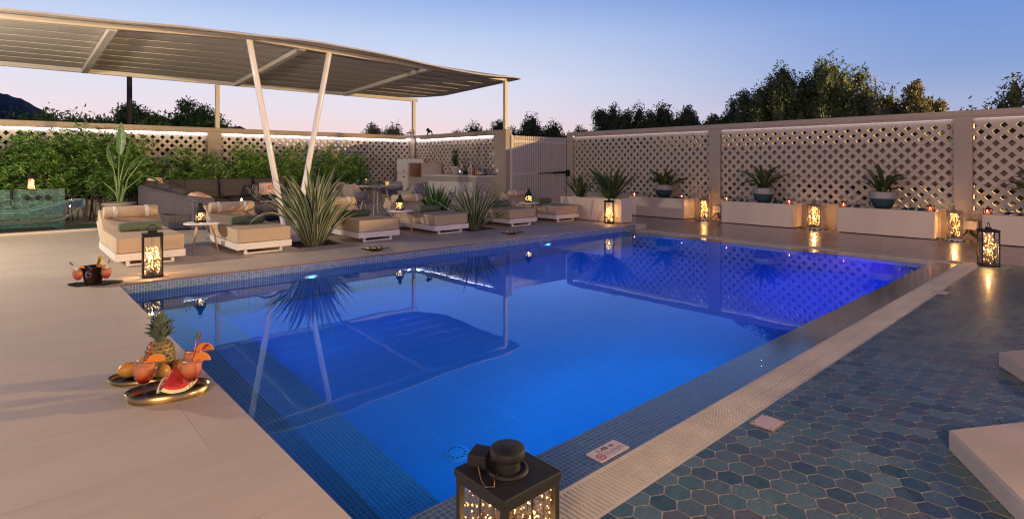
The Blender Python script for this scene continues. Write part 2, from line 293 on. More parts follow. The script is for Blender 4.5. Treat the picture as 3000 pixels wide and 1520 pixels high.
# garden soil outside the walls (ring of sheets round the terrace)
g=MB(); z=-.16
g.box(-900,17.3,-1.7,900,900,z); g.box(13.5,-900,-1.7,900,17.3,z); g.box(-900,-900,-1.7,-9,17.3,z); g.box(-9,-900,-1.7,13.5,-9,z)
ST(g.build('ground',groundM))
PW=(.92,7.33);PN=(9.58,7.15);PE=(9.6,1.94);PS=(.95,1.94)
def slab(mb,poly,z0,z1,mi=0):
    n=len(poly); vs=[(x,y,z0) for x,y in poly]+[(x,y,z1) for x,y in poly]
    mb.add(vs,[tuple(range(n))[::-1],tuple(range(n,2*n))]+[(i,(i+1)%n,(i+1)%n+n,i+n) for i in range(n)],mi); return mb
def sheet(mb,poly,z,mi=0): mb.add([(x,y,z) for x,y in poly],[tuple(range(len(poly)))],mi); return mb
d=MB()
slab(d,[(-9,-9),(.95,-9),(.95,1.0),(PS[0],1.94),PW,(.92,7.34),(-9,7.34)],-.12,0)
# back deck with two rectangular planting openings
ybk=17.3
x1=[-9,3.38,4.18,6.72,7.52,10.42]
d2=[[(-9,7.34),(.92,7.34),(3.38,7.2789),(3.38,ybk),(-9,ybk)],[(3.38,7.2789),(4.18,7.2622),(4.18,8.66),(3.38,8.66)],[(3.38,9.5),(4.18,9.5),(4.18,ybk),(3.38,ybk)],
    [(4.18,7.2622),(6.72,7.2094),(6.72,ybk),(4.18,ybk)],[(6.72,7.2094),(7.52,7.1928),(7.52,8.6),(6.72,8.6)],[(6.72,9.4),(7.52,9.4),(7.52,ybk),(6.72,ybk)],[(7.52,7.1928),(9.58,7.15),(10.42,7.15),(10.42,ybk),(7.52,ybk)]]
for p in d2: slab(d,p,-.12,0)
ST(d.build('pool_deck',deckM))
trim=MB(); L=Vector((PN[0]-PW[0],PN[1]-PW[1]))
trim.add([(PW[0],PW[1]-.006,-.016),(10.02,7.141,-.016),(10.02,7.145,.003),(PW[0],PW[1]-.001,.003)],[(0,1,2,3)])
ST(trim.build('deck_edge_trim',M('bronze_trim',(.20,.12,.09),.4,metal=.5)))
ST(slab(MB(),[(10.42,-9),(13.5,-9),(13.5,17.3),(10.42,17.3)],-.3,-.1).build('lower_deck',lowM))
l2=MB(); l2.box(10.22,1.42,-.3,10.42,7.13,-.1); ST(l2.build('lower_deck_edge',lowM))
# pool basin
p=MB(); zb=-1.51
def quad(a,b,z0,z1,mi): p.add([(a[0],a[1],z0),(b[0],b[1],z0),(b[0],b[1],z1),(a[0],a[1],z1)],[(0,1,2,3)],mi)
quad(PN,PW,zb,-.121,1); quad(PW,PS,zb,-.121,2); quad(PS,PE,zb,-.116,1); quad(PE,PN,zb,-.116,2)
p.add([(PW[0],PW[1]-.003,-.1212),(10.02,7.139,-.1212),(10.02,7.139,-.016),(PW[0],PW[1]-.003,-.016)],[(0,1,2,3)],1)
p.add([(.951,1.2,-.1212),(.951,1.94,-.1212),(.951,1.94,-.002),(.951,1.2,-.002)],[(0,3,2,1)],2); p.add([(.951,1.94,-.1212),(.921,7.32,-.1212),(.921,7.32,-.002),(.951,1.94,-.002)],[(0,3,2,1)],2)
p.add([(PS[0],PS[1],zb),(PE[0],PE[1],zb),(PN[0],PN[1],zb),(PW[0],PW[1],zb)],[(0,1,2,3)],0)
ST(p.build('pool_basin',[floorM,mosXZ,mosYZ]))
s=MB(); slab(s,[(.953,1.945),(1.33,1.945),(1.32,7.31),(.935,7.32)],zb,-.62); slab(s,[(1.332,1.945),(1.76,1.945),(1.75,7.30),(1.322,7.31)],zb,-.95)
ST(s.build('pool_steps',stepM))
wq=MB(); wq.add([(PS[0],1.935,-.112),(PE[0]+.006,1.935,-.112),(PN[0]+.4,7.142,-.112),(PW[0],PW[1]-.002,-.112)],[(0,1,2,3)]); ST(wq.build('water',watM))
lg=MB(); slab(lg,[(.98,1.655),(9.99,1.655),(9.99,7.137),(9.61,7.14),(9.6,1.94),(.98,1.94)],-.3,-.109); ST(lg.build('pool_ledge',mosXY))
# overflow gutters
gt=MB(); x=.99
while x<10.2:
    gt.box(x,1.44,-.125,x+.015,1.525,-.104); gt.box(x,1.531,-.125,x+.015,1.632,-.104); x+=.0245
y=1.66
while y<7.1: gt.box(10.005,y,-.125,10.20,y+.015,-.104); y+=.0245
gt.box(.98,1.524,-.13,10.2,1.532,-.106); gt.box(.98,1.42,-.2,10.22,1.44,-.103); gt.box(.98,1.632,-.2,10.0,1.652,-.103); gt.box(9.992,1.655,-.2,10.004,7.12,-.103); gt.box(10.202,1.445,-.2,10.218,7.12,-.103); gt.box(.98,1.44,-.3,10.2,1.632,-.16); gt.box(10.004,1.64,-.3,10.2,7.12,-.16)
ST(gt.build('overflow_gutter',M('cream_grating',(.60,.54,.43),.55,bump=.3,bs=400,var=.1,vs=8,var2=(.52,.47,.38))))
# hexagonal tiles
hx=MB(); sh=.0635; w=sh*math.sqrt(3); gp=.0038; j=0; y=-2.6
hx.box(.98,-9,-.3,10.42,1.419,-.1045,1)
Hx=MB()
while y<1.42+sh:
    x=.98+(w/2 if j%2 else 0)
    while x<10.42:
        r=sh-gp; pts=[(min(max(x+r*math.sin(PI/3*k),.981),10.419),min(y+r*math.cos(PI/3*k),1.416)) for k in range(6)][::-1]
        if y-r<1.41 and x-w/2>.9: Hx.add([(a,b,-.1) for a,b in pts],[(0,1,2,3,4,5)],0)
        x+=w
    y+=1.5*sh; j+=1
hx.v,off=hx.v,len(hx.v); hx.add(Hx.v,Hx.f,0); ST(hx.build('hex_tile_floor',[hexM,groutM]))
# distant hills
def hill(name,pts,dist,mat,th=60,lab=None):
    # pts: (bearing deg from +Y clockwise, height)
    m=MB(); vs=[];n=len(pts); r=random.Random(3)
    for k,(dd,hf) in enumerate(((0,0),(.08,.45),(.2,.8),(.35,1),(.6,.7),(1,0))):
        for a,h in pts:
            q=R(a); rr=dist*(1+dd); vs.append((rr*math.sin(q),rr*math.cos(q),-1+h*hf*(1+dd)))
    fs=[(k*n+i,k*n+i+1,(k+1)*n+i+1,(k+1)*n+i) for k in range(5) for i in range(n-1)]
    m.add(vs,fs,0,True); return ST(m.build(name,mat))
def interp(ps,step):
    out=[];r=random.Random(5)
    for (a,h),(b,g) in zip(ps,ps[1:]):
        k=max(1,int((b-a)/step))
        for i in range(k): t=i/k; out.append((a+(b-a)*t,(h+(g-h)*t)*(1+r.uniform(-.012,.012))))
    out.append(ps[-1]); return out
hill('hill',interp([(-30,30),(-12,48),(-4,44),(0,39),(1,36.5),(2.3,31),(3.3,25),(5,20),(9,17),(13,22),(16.3,26),(17.4,22),(20,14),(34,4)],.25),400,hillM)
hill('hill',interp([(52,6),(58,10),(60.2,19),(61.2,23),(62.4,23.5),(63.2,19),(64,12),(70,9),(80,8)],.25),300,hillM2)

# ------------------------------------------------------------------ foliage
def leaf(mb,p,d,up,l,w,mi=0,fold=.25,droop=.15):
    d=d.normalized(); s=d.cross(up); 
    if s.length<.01: s=d.orthogonal()
    s.normalize(); n=s.cross(d)
    a=p; m1=p+d*l*.45+n*l*.03; m2=p+d*l-n*l*droop
    e=n*w*fold
    mb.add([a,m1+s*w*.5+e,m2,m1-s*w*.5+e,m1],[(0,1,4),(1,2,4),(2,3,4),(3,0,4)],mi,False)
def rv(r): 
    while 1:
        v=Vector((r.uniform(-1,1),r.uniform(-1,1),r.uniform(-1,1)))
        if .1<v.length<1: return v.normalized()
def tri(mb,p,l,w,r):
    d=rv(r); s=d.cross(rv(r)); s.normalize(); mb.add([p-s*w*.5,p+d*l*.5-s*w*.1,p+d*l,p+d*l*.5+s*w*.6],[(0,1,2,3)],0)
def shrub(x,y,w,dp,h,seed,label,n=200,gaps=True,group='leafy shrubs along the lattice wall'):
    r=random.Random(seed); t=T('shrub',label,'shrub',(x,y,0),0,group); st=MB(); fo=MB(); ns=max(6,int(w*9))
    tops=[]
    for i in range(ns):
        bx=r.uniform(-.3,.3)*w; by=r.uniform(-.3,.3)*dp; hh=h*r.uniform(.62,1.0); tx=bx+r.uniform(-.28,.28)*w; ty=by+r.uniform(-.3,.3)*dp
        mid=((bx+tx)/2+r.uniform(-.05,.05),(by+ty)/2,hh*.55)
        st.tube([(bx,by,0),mid,(tx,ty,hh)],[.012,.008,.003],5); tops.append((Vector((bx,by,0)),Vector(mid),Vector((tx,ty,hh))))
    for i in range(n):
        a,b,c=r.choice(tops); q=r.uniform(.25,1)**.8
        p=a.lerp(b,q*2) if q<.5 else b.lerp(c,q*2-1)
        off=.05+.22*(1-q*.6); p=p+Vector((r.gauss(0,off),r.gauss(0,off*.8),r.gauss(0,.06)))
        p.x=max(-w/2,min(w/2,p.x)); p.y=max(-dp/2,min(dp/2,p.y)); p.z=max(.12,p.z)
        ax=(Vector((r.uniform(-.6,.6),r.uniform(-.9,.2),1))).normalized(); k0=r.uniform(0,6)
        s0=ax.orthogonal().normalized(); s1=ax.cross(s0)
        for k in range(r.randint(7,10)):
            q2=k0+k*2.4; el=.25+.12*k; d_=(s0*math.cos(q2)+s1*math.sin(q2))+ax*el*.5; ll=r.uniform(.07,.16)
            leaf(fo,p+ax*(.01*k),d_,ax,ll,ll*.36)
    st.build('stem',barkM,t); fo.build('foliage',leafH,t); return t
def ribbon(mb,base,az,tilt,l,w,curve,r,edge=True,seg=8,twist=0):
    # strap leaf arching outwards
    P=Vector(base); out=Vector((math.cos(az),math.sin(az),0)); side=Vector((-math.sin(az),math.cos(az),0)); th=tilt; vs=[];tw=twist
    for i in range(seg+1):
        t=i/seg; ww=w*(.45+.55*min(1,t*2.5))*(1 if t<.6 else max(.02,1-((t-.6)/.4)**1.6))
        n=Vector((0,0,1))*math.sin(th)*1.0-out*math.cos(th); s=(side*math.cos(tw*t)+n*math.sin(tw*t))
        nn=n*ww*.18
        vs+= [P-s*ww*.5+nn,P-s*ww*.34+nn*.4,P,P+s*ww*.34+nn*.4,P+s*ww*.5+nn]
        P=P+(out*math.sin(th)+Vector((0,0,1))*math.cos(th))*(l/seg); th+=curve*(.3+1.6*t)/seg
    fs=[];ms=[]
    o=len(mb.v); mb.v+=[tuple(v) for v in vs]
    for i in range(seg):
        for k in range(4): mb.f.append((o+i*5+k,o+i*5+k+1,o+i*5+k+6,o+i*5+k+5)); mb.m.append(1 if (edge and k in(0,3)) else 0); mb.sm.append(True)
def strap_plant(name,label,cat,loc,n,lmin,lmax,w,seed,mats,tiltmax=.75,curve=.5,rad=.1,edge=True,group=None,parent=None):
    r=random.Random(seed); t=T(name,label,cat,loc,0,group) if not parent else parent; mb=MB()
    for i in range(n):
        az=r.uniform(0,2*PI); u=r.random()**.7; l=r.uniform(lmin,lmax)*(1-.12*u); rr=rad*u
        ribbon(mb,(math.cos(az)*rr,math.sin(az)*rr,0 if not parent else loc[2]),az+r.uniform(-.4,.4),.04+tiltmax*u*r.uniform(.6,1.1),l,w*r.uniform(.7,1.2),curve*r.uniform(.2,1.5)*(1+(2 if r.random()<.08 else 0)),r,edge,9,r.uniform(-1.1,1.1))
    mb.build('foliage',mats,t); return t
def tree(name,label,x,y,h,w,seed,mat,n=9000,base=.25,ls=.13,plumes=46,group='trees beyond the garden wall',z0=-.16,up=1.5):
    r=random.Random(seed); t=T(name,label,'tree',(x,y,z0),0,group); tk=MB(); fo=MB()
    hb=h*base; tk.tube([(0,0,0),(r.uniform(-.1,.1),.05,hb*.6),(0,0,hb*1.3)],[.05*h**.8,.038*h**.8,.02*h**.8],9)
    pl=[]
    for i in range(plumes):
        a=r.uniform(0,2*PI); u=r.random()**.55; rr=u*w*.5; zt=h*(.97-.42*u*u*r.uniform(.5,1))*r.uniform(.78,1)
        if i==0: rr=0; zt=h*.97
        sr=w*r.uniform(.085,.155); sz=sr*up*r.uniform(1,1.5); c=Vector((math.cos(a)*rr,math.sin(a)*rr,zt-sz)); pl.append((c,sr,sz))
        if i%2: pl.append((Vector((c.x*1.05,c.y*1.05,max(h*.3,c.z-sz*1.6))),sr*1.3,sz*1.2))
        tk.tube([(0,0,hb*r.uniform(.5,1.0)),(c.x*.5,c.y*.5,hb+(c.z-hb)*.4),(c.x,c.y,c.z)],[.012*h,.007*h,.003*h],5,cap=False)
    for c,s,sz in pl:
        o0=len(fo.v); fo.ball(c,1,9,sc=(s*.55,s*.55,sz*.55))
        for q in range(o0,len(fo.v)): v=Vector(fo.v[q])-c; fo.v[q]=tuple(c+v*r.uniform(.45,1.25))
        for q in range(len(fo.f)): fo.sm[q]=False
    for i in range(n):
        c,s,sz=r.choice(pl); v=rv(r)*(r.random()**.36); q=r.random()
        p=c+Vector((v.x*s,v.y*s,v.z*sz))
        if q<.06: p+=Vector((0,0,r.random()*s*.6))
        if p.z>h*1.03: p.z=h*r.uniform(.9,1)
        tri(fo,p,ls*r.uniform(.6,1.3),ls*.5,r)
    tk.build('trunk',barkM,t); fo.build('crown',mat,t); return t
LW='shrub against the lattice wall'
shr=[(.0,16.3,1.3,.9,1.86,'dense dark shrub at the left edge, behind the green tiled bath wall'),(.75,16.3,1.2,.9,2.0,'tall glossy shrub behind the lantern on the bath wall'),(1.45,16.25,1.2,.9,2.2,'tallest shrub, left of the big potted paddle plant'),(2.2,16.3,1.2,.9,2.05,'bushy shrub directly behind the big potted paddle plant'),
 (3.0,16.45,1.1,.7,1.38,'low shrub between the paddle plant and the sofa cushions'),(3.85,16.4,1.1,.8,1.75,'shrub in front of the concrete wall pillar'),(4.7,16.4,1.2,.8,1.95,'shrub just right of the concrete wall pillar'),(5.6,16.4,1.2,.8,1.6,'shrub seen between the two slanting white posts'),(6.5,16.4,1.2,.8,1.95,'shrub just right of the slanting white posts'),(7.4,16.45,1.1,.8,1.9,'shrub behind the dining chairs'),(8.2,16.5,1.0,.8,1.85,'rightmost shrub of the row, beside the dining table')]
for i,(x,y,w,dp,h,lb) in enumerate(shr): shrub(x,y,w,dp,h,20+i,lb,n=540 if i<4 else 270)
shrub(-1.4,16.3,1.8,.9,2.0,60,'shrub cut off by the left edge of the photo',n=500)
# trees beyond the walls
for a in [('olive_tree','small dark tree beside the pergola end post',16.2,20.7,3.6,2.0,1,leafT),('olive_tree','low tree tips right of the gate, left of the wide gap in the trees',19.5,17,3.4,1.3,2,leafT),('olive_tree','rounded dark tree above the left end of the gate',17.0,19.6,3.65,1.9,3,leafT),
 ('olive_tree','highest dark tree above the gate',18.0,18.5,4.0,2.0,19,leafT),('olive_tree','dark tree above the right end of the gate',18.7,17.6,3.5,1.6,20,leafT),('olive_tree','dark tree with a pointed top, leftmost above the right wall',18.3,14.1,4.1,1.7,4,leafT),('olive_tree','second tree above the right wall, slim dark crown',18.6,13.1,4.0,1.5,5,leafT),('olive_tree','third tree above the right wall, ragged narrow top',18.4,12.0,3.95,1.5,6,leafT),('olive_tree','low dark bush-like tree right of the ragged group',19,11.2,3.8,1.5,7,leafT),
 ('olive_tree','low dark tree where the small rocky hill shows',19.5,10.3,3.35,1.3,18,leafT),('olive_tree','low edge of the tall tree group, leftmost of it',18.3,9.1,3.9,1.6,8,leafT),('tall_tree','tall tree, left one of the two tallest above the right wall',18.4,7.55,4.95,2.0,9,leafT),('tall_tree','tallest tree with pointed crown above the right wall',18.8,6.2,5.1,2.1,10,leafT),
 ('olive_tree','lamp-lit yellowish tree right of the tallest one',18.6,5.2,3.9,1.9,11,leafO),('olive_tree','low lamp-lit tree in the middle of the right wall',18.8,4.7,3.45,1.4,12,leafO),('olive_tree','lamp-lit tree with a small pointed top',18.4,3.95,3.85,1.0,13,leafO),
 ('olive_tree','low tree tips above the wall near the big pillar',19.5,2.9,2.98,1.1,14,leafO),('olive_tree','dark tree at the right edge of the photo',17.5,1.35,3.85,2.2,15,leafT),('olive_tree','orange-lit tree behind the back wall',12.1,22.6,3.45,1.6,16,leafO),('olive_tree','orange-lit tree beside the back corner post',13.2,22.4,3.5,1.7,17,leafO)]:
    a=list(a); a[5]*=1.45; tree(*a,n=27000,ls=.115)
for a in [('vine_tree','dark bushy tree right of the hill slope, above the wall',.95,21.3,3.25,1.9,35,leafV),('vine_tree','low dark tree between the hill and the wooden pole',2.3,21.7,3.05,1.5,36,leafV),('vine_tree','round dark leafy tree left of the back pergola post',4.9,23.0,3.95,2.4,31,leafV),('vine_tree','dark vine-covered tree around the wooden pole',3.2,22.5,3.65,1.45,32,leafV),('vine_tree','sparse dark tree above the wall left of the pole',1.6,22,3.3,2.6,33,leafV),('vine_tree','low dark tree above the wall at the left edge',.2,22,3.2,3.0,34,leafV)]:
    a=list(a); a[5]*=1.5; tree(*a,n=20000,ls=.15,plumes=44,up=.9)

# ------------------------------------------------------------------ walls
def lattice(mb,x0,x1,z0,z1,y,th,p=.218,hd=.060):
    k=0; zc=z1-.075-p/2
    rows=[]; z=zc
    while z>z0-.02: rows.append(z); z-=p/2
    def dia(cx,cz,hole):
        o=[(cx-p/2,cz),(cx,cz-p/2),(cx+p/2,cz),(cx,cz+p/2)]
        if not hole: mb.add([(a,y,b) for a,b in o],[(0,1,2,3)]); return
        q=[(cx-hd,cz),(cx,cz-hd),(cx+hd,cz),(cx,cz+hd)]
        vs=[(a,y,b) for a,b in o]+[(a,y,b) for a,b in q]+[(a,y+th,b) for a,b in o]+[(a,y+th,b) for a,b in q]
        fs=[]
        for i in range(4):
            j=(i+1)%4; fs+=[(i,j,4+j,4+i),(8+j,8+i,12+i,12+j),(4+i,4+j,12+j,12+i)]
        mb.add(vs,fs)
    for i,z in enumerate([zc+p/2]+rows):
        n=int((x1-x0)/p)+2
        for k in range(n):
            cx=x0-p*.5+k*p+(p/2 if i%2 else 0)
            if cx>x1+.08: continue
            dia(cx,z,i>0)
    return mb
def garden_wall(name,label,loc,rz,bays,pillars,length,backing=None,led=ledM,z0=.44,top=2.3,base=-.3):
    t=T(name,label,'wall',loc,rz,'lattice garden walls'); cap=MB(); cap.box(0,0,2.19,length,.25,top); cap.box(.3,.0,2.148,length-.3,.03,2.189); cap.build('cap',wallM,t,bev=.008)
    B(0,.002,base,length,.248,z0).build('plinth',wallM,t)
    for a,b in pillars: B(a,-.004,base+.1,b,.254,2.19).build('pillar',wallM,t,bev=.006)
    for a,b in bays:
        mb=lattice(MB(),a,b,z0,2.19,.07,.08); mb.box(a,.068,2.125,b,.15,2.19)
        mb.build('lattice_panel',latM,t)
        if backing: B(a,.151,backing[0],b,.19,backing[1]).build('backing_panel',backM,t)
        B(a+.01,.031,2.15,b-.01,.036,2.187).build('led_strip',led,t)
    return t
garden_wall('lattice_wall','long lattice wall behind the shrubs and sofa',(-8,17,0),0,[(0,6),(6.3,12.15),(12.5,18.6)],[(6,6.3),(12.15,12.5),(18.6,18.75)],18.75)
garden_wall('lattice_wall','short lattice wall behind the bar counter',(10.75,16.999,0),-PI/2,[(.05,4.25)],[(4.3,4.85)],4.85,backing=(.3,1.95),led=ledM)
garden_wall('lattice_wall','right lattice wall behind the white planters',(13.3,12.1,0),-PI/2,[(.25,4.85),(5.16,9.82),(10.1,14.8),(15.1,20)],[(0,.25),(4.85,5.16),(9.82,10.1),(14.8,15.1)],20,backing=(.9,1.76),led=ledR)
# gate
t=T('slatted_gate','pale vertical slatted sliding gate between pillar and right wall','gate',(10.95,12.1,0)); sl=MB(); x=.02
while x<2.3: sl.box(x,0,.06,x+.048,.03,2.13); x+=.078
sl.build('slats',gateM,t); rl=MB()
for z in (.06,.98,1.93): rl.box(0,.032,z,2.33,.07,z+.07); rl.box(0,-.012,z,2.33,-.001,z+.07)
rl.box(-.02,.0,.05,.018,.05,2.15); rl.build('rail',gateM,t)
B(0,.075,.05,2.33,.085,2.1).build('back_sheet',M('brown_sheet',(.11,.085,.07),.8),t)
t=T('gate_opener','black hydraulic gate opener arm across the slatted gate','gate opener',(12.3,12.02,1.02)); MB().tube([(-.35,0,0),(.2,-.01,.01),(.3,-.01,.01)],.016,8).build('piston',blackM,t); MB().tube([(.3,-.01,.01),(.95,-.02,.03)],.03,8).build('cylinder',blackM,t); B(.9,-.06,-.1,1.0,.04,.1).build('bracket',blackM,t,bev=.01)
MB().tube([(.93,0,-.1),(.9,-.02,-.4),(.75,-.04,-.5),(.85,-.02,-.62),(.95,.02,-.5)],.008,6).build('cable',blackM,t)
# ------------------------------------------------------------------ pergola
t=T('pergola','large off-white flat pergola roof on slanting posts over the lounge','pergola',(0,0,0)); YB=17.05
zf=[(-8,3.45),(-3,3.52),(0,3.61),(1.4,3.68),(3.7,3.83),(5.4,3.78),(8,3.72),(10.6,3.68)]
def zfront(x):
    for (a,h),(b,g2) in zip(zf,zf[1:]):
        if a<=x<=b: return h+(g2-h)*(x-a)/(b-a)
    return zf[0][1] if x<zf[0][0] else zf[-1][1]
ze=[(-8,3.5),(-3,3.6),(0,3.66),(1.28,3.71),(2.4,3.79),(3.6,3.84),(4.8,3.88),(5.8,3.85),(6.95,3.79),(8.8,3.68),(10.0,3.68),(11.4,3.75)]
def zedge(x):
    for (a,h),(b,g2) in zip(ze,ze[1:]):
        if a<=x<=b: return h+(g2-h)*(x-a)/(b-a)
    return 3.75
bm=MB()
def beam(mb,pts,y0,y1,h):
    n=len(pts)
    for (a,z0),(b,z1) in zip(pts,pts[1:]):
        mb.add([(a,y0,z0),(b,y0,z1),(b,y1,z1),(a,y1,z0),(a,y0,z0+h),(b,y0,z1+h),(b,y1,z1+h),(a,y1,z0+h)],[(0,3,2,1),(4,5,6,7),(0,1,5,4),(1,2,6,5),(2,3,7,6),(3,0,4,7)])
beam(bm,zf[:-1]+[(10.7,3.68)],12.06,12.14,.085); bm.build('front_beam',metw,t)
bk=MB(); bk.box(-8,YB-.1,3.50,10.85,YB,3.6); bk.build('back_beam',joiM,t)
for cx in (-1.9,1.45,4.85,8.1):
    m=MB(); z1=zfront(cx); m.add([(cx-.06,12.15,z1-.02),(cx+.06,12.15,z1-.02),(cx+.06,YB-.11,3.48),(cx-.06,YB-.11,3.48),(cx-.06,12.15,z1+.078),(cx+.06,12.15,z1+.078),(cx+.06,YB-.11,3.582),(cx-.06,YB-.11,3.582)],[(0,1,2,3),(4,7,6,5),(0,4,5,1),(1,5,6,2),(2,6,7,3),(3,7,4,0)]); m.build('rafter',joiM,t)
jo=MB()
for k in range(1,8):
    y=12.15+k*.61; u=(y-12.1)/(YB-12.1); pts=[(x,(zfront(x)+.098)*(1-u)+3.602*u) for x,_ in zf[:-1]]+[(10.75,(3.68+.098)*(1-u)+3.602*u)]; beam(jo,pts,y-.16,y+.16,.010)
jo.build('joist',joiM,t)
# roof sheet: curved in plan at the right end, overhanging the front beam
rf=MB(); xs=[-8+i*.5 for i in range(38)]+[10.75,11.0,11.2,11.32]; ny=13; vs=[]
for x in xs:
    yf=11.5 if x<9.5 else 11.5+.62*((x-9.5)/1.82)**2.2; yb=17.15 if x<9.8 else 17.15-1.2*((x-9.8)/1.52)**3
    wv=.03*math.sin(x*1.3)+.015*math.sin(x*3.1)
    for j in range(ny):
        u=(j/(ny-1))**1.5; y=yf+(yb-yf)*u; q=(y-12.1)/(YB-12.1); z=(zfront(x)+.115)*(1-q)+3.62*q
        if q<0: z=(zfront(x)+.115)*(1+q/.121)+(zedge(x)-.03)*(-q/.121)+wv*.3*(-q/.121)
        vs.append((x,y,z))
n=len(xs); top=[(a,b,c+.035) for a,b,c in vs]; fs=[]
for i in range(n-1):
    for j in range(ny-1):
        a=i*ny+j; fs.append((a,a+ny,a+ny+1,a+1)[::-1]); fs.append((a+n*ny,a+ny+n*ny,a+ny+1+n*ny,a+1+n*ny))
for i in range(n-1):
    for j in (0,ny-1): a=i*ny+j; fs.append((a,a+ny,a+ny+n*ny,a+n*ny) if j==0 else (a,a+n*ny,a+ny+n*ny,a+ny))
for j in range(ny-1): a=(n-1)*ny+j; fs.append((a,a+1,a+1+n*ny,a+n*ny))
rf.add(vs+top,fs,0,False); rf.build('roof_sheet',roofM,t)
for (x,y,z0,z1) in ((4.42,17.12,2.3,3.5),(10.68,16.95,2.3,3.5),(10.73,12.14,2.3,3.68),(-1.9,17.12,2.3,3.5)): B(x-.05,y-.05,z0,x+.05,y+.05,z1).build('post',metw,t)
for a,b in (((4.42,12.1,0),(3.72,12.1,3.83)),((4.70,12.1,0),(5.42,12.1,3.78))): MB().tube([a,b],.06,16).build('slanted_post',whitem,t)
t=T('utility_pole','dark wooden pole standing beyond the left wall','pole',(3.0,21.6,-.16)); MB().tube([(0,0,0),(0,0,5.4)],[.085,.07],12).build('shaft',M('old_timber',(.03,.022,.022),.9),t); MB().tube([(-.4,0,5),(.4,0,5)],.04,6).build('crossarm',blackM,t)
t=T('wall_floodlight','small black floodlight on top of the back wall','floodlight',(10.9,16.25,2.3),.3); MB().tube([(0,-.1,0),(0,-.05,.14),(0,.06,.16),(0,.13,0)],.022,6).build('bracket',blackM,t); MB().tube([(0,.02,.1),(0,.12,.2)],[.05,.06],8).build('lamp_head',blackM,t)

# ------------------------------------------------------------------ planters and bowls by the right wall
def planter(x0,x1,y0,y1,zt,z0,label):
    t=T('planter_box',label,'planter',(x0,y0,z0),0,'white rectangular planters'); w=x1-x0; l=y1-y0; h=zt-z0
    m=MB(); k=.03; m.box(0,0,.015,w,k,h); m.box(0,l-k,.015,w,l,h); m.box(0,k,.015,k,l-k,h); m.box(w-k,k,.015,w,l-k,h); m.box(k,k,.015,w-k,l-k,.05); m.build('box',whiteM,t,bev=.004)
    B(k,k,.06,w-k,l-k,h-.03).build('soil',soilM,t); B(.05,.25,0,w-.05,l*.35,.016).build('foot',blackM,t); B(.05,l*.6,0,w-.05,l-.25,.016).build('foot',blackM,t); return t
planter(10.0,10.4,7.5,9.3,.53,0,'white planter with two spiky plants on the raised deck, beside the lantern')
planter(12.75,13.27,7.62,9.3,.42,-.1,'white planter along the wall, left of the concrete pillar')
planter(12.75,13.27,4.98,6.62,.42,-.1,'white planter along the wall, just right of the first pillar')
planter(12.75,13.27,2.46,4.1,.42,-.1,'long white planter along the wall, second right of the first pillar')
planter(12.75,13.27,.1,1.78,.42,-.1,'white planter cut off by the right edge of the photo')
def bowl(x,y,label,plab,seed,sc=1):
    t=T('ceramic_bowl',label,'plant pot',(x,y,.421),0,'teal glazed ceramic bowls'); MB().lathe([(0,0),(.13,0),(.17,.05),(.215,.14),(.232,.2)],28).build('glazed_body',glazM,t); MB().lathe([(.232,.2),(.24,.26),(.225,.31),(.235,.335),(.21,.335),(.20,.30),(0,.29)],28).build('rim',rimM,t)
    strap_plant('bowl_plant',plab,'plant',(x,y,.421+.29),30,.38,.8,.08,seed,[leafK,leafK],1.05,1.25,.08,False,'leafy plants in the ceramic bowls')
bowl(13.0,8.35,'teal glazed bowl left of the concrete pillar','arching plant in the bowl left of the concrete pillar',41)
bowl(13.0,5.72,'teal glazed bowl on the planter just right of the first pillar','arching plant in the bowl just right of the first pillar',42)
bowl(13.0,3.35,'teal glazed bowl on the long planter near the big pillar','arching plant in the bowl near the big pillar',43)
bowl(13.0,.98,'teal glazed bowl at the right edge of the photo','plant whose leaf tips poke in at the right edge',44)
strap_plant('spiky_plant','smaller spiky plant at the left end of the raised white planter','plant',(10.2,8.85,.50),34,.42,.75,.06,51,[leafK,leafK],.7,.4,.08,False,'strap-leaved plants')
strap_plant('spiky_plant','large arching spiky plant in the raised white planter behind the lantern','plant',(10.2,7.95,.50),62,.5,1.05,.06,52,[leafK,leafK],.95,.55,.1,False,'strap-leaved plants')
def rock(x,y,z,s,seed,label,mat,grp):
    r=random.Random(seed); m=MB(); vs=[];n=7
    for i,(zz,q) in enumerate(((0,.8),(.35,1),(.7,.7),(.95,.2))):
        for k in range(n): a=2*PI*k/n+i*.3; rr=s*q*r.uniform(.65,1.2); vs.append((math.cos(a)*rr*1.2,math.sin(a)*rr*.85,zz*s*r.uniform(.85,1.1)))
    fs=[(i*n+k,i*n+(k+1)%n,(i+1)*n+(k+1)%n,(i+1)*n+k) for i in range(3) for k in range(n)]+[tuple(range(3*n,4*n)),tuple(range(n))[::-1]]
    m.add(vs,fs); o=m.build('glass_rock',mat,loc=(x,y,z)); o.rotation_euler=(0,0,r.uniform(0,6)); return tag(o,label,'glass rock',grp)
k=0
for py,desc in (((8.75,8.62,8.0,7.9,7.75),'left of the concrete pillar'),((6.35,6.2,6.05,5.4,5.3),'just right of the first pillar'),((3.95,3.8,2.95,2.85,2.7),'near the big pillar'),((1.45,1.3,1.2,.5),'at the right edge')):
    for y in py: k+=1; rock(12.9+rnd.uniform(-.04,.12),y,.421,rnd.uniform(.045,.075),k,'chunk of dark teal glass lying on the white planter '+desc,rockM,'glass chunks on planter '+desc)
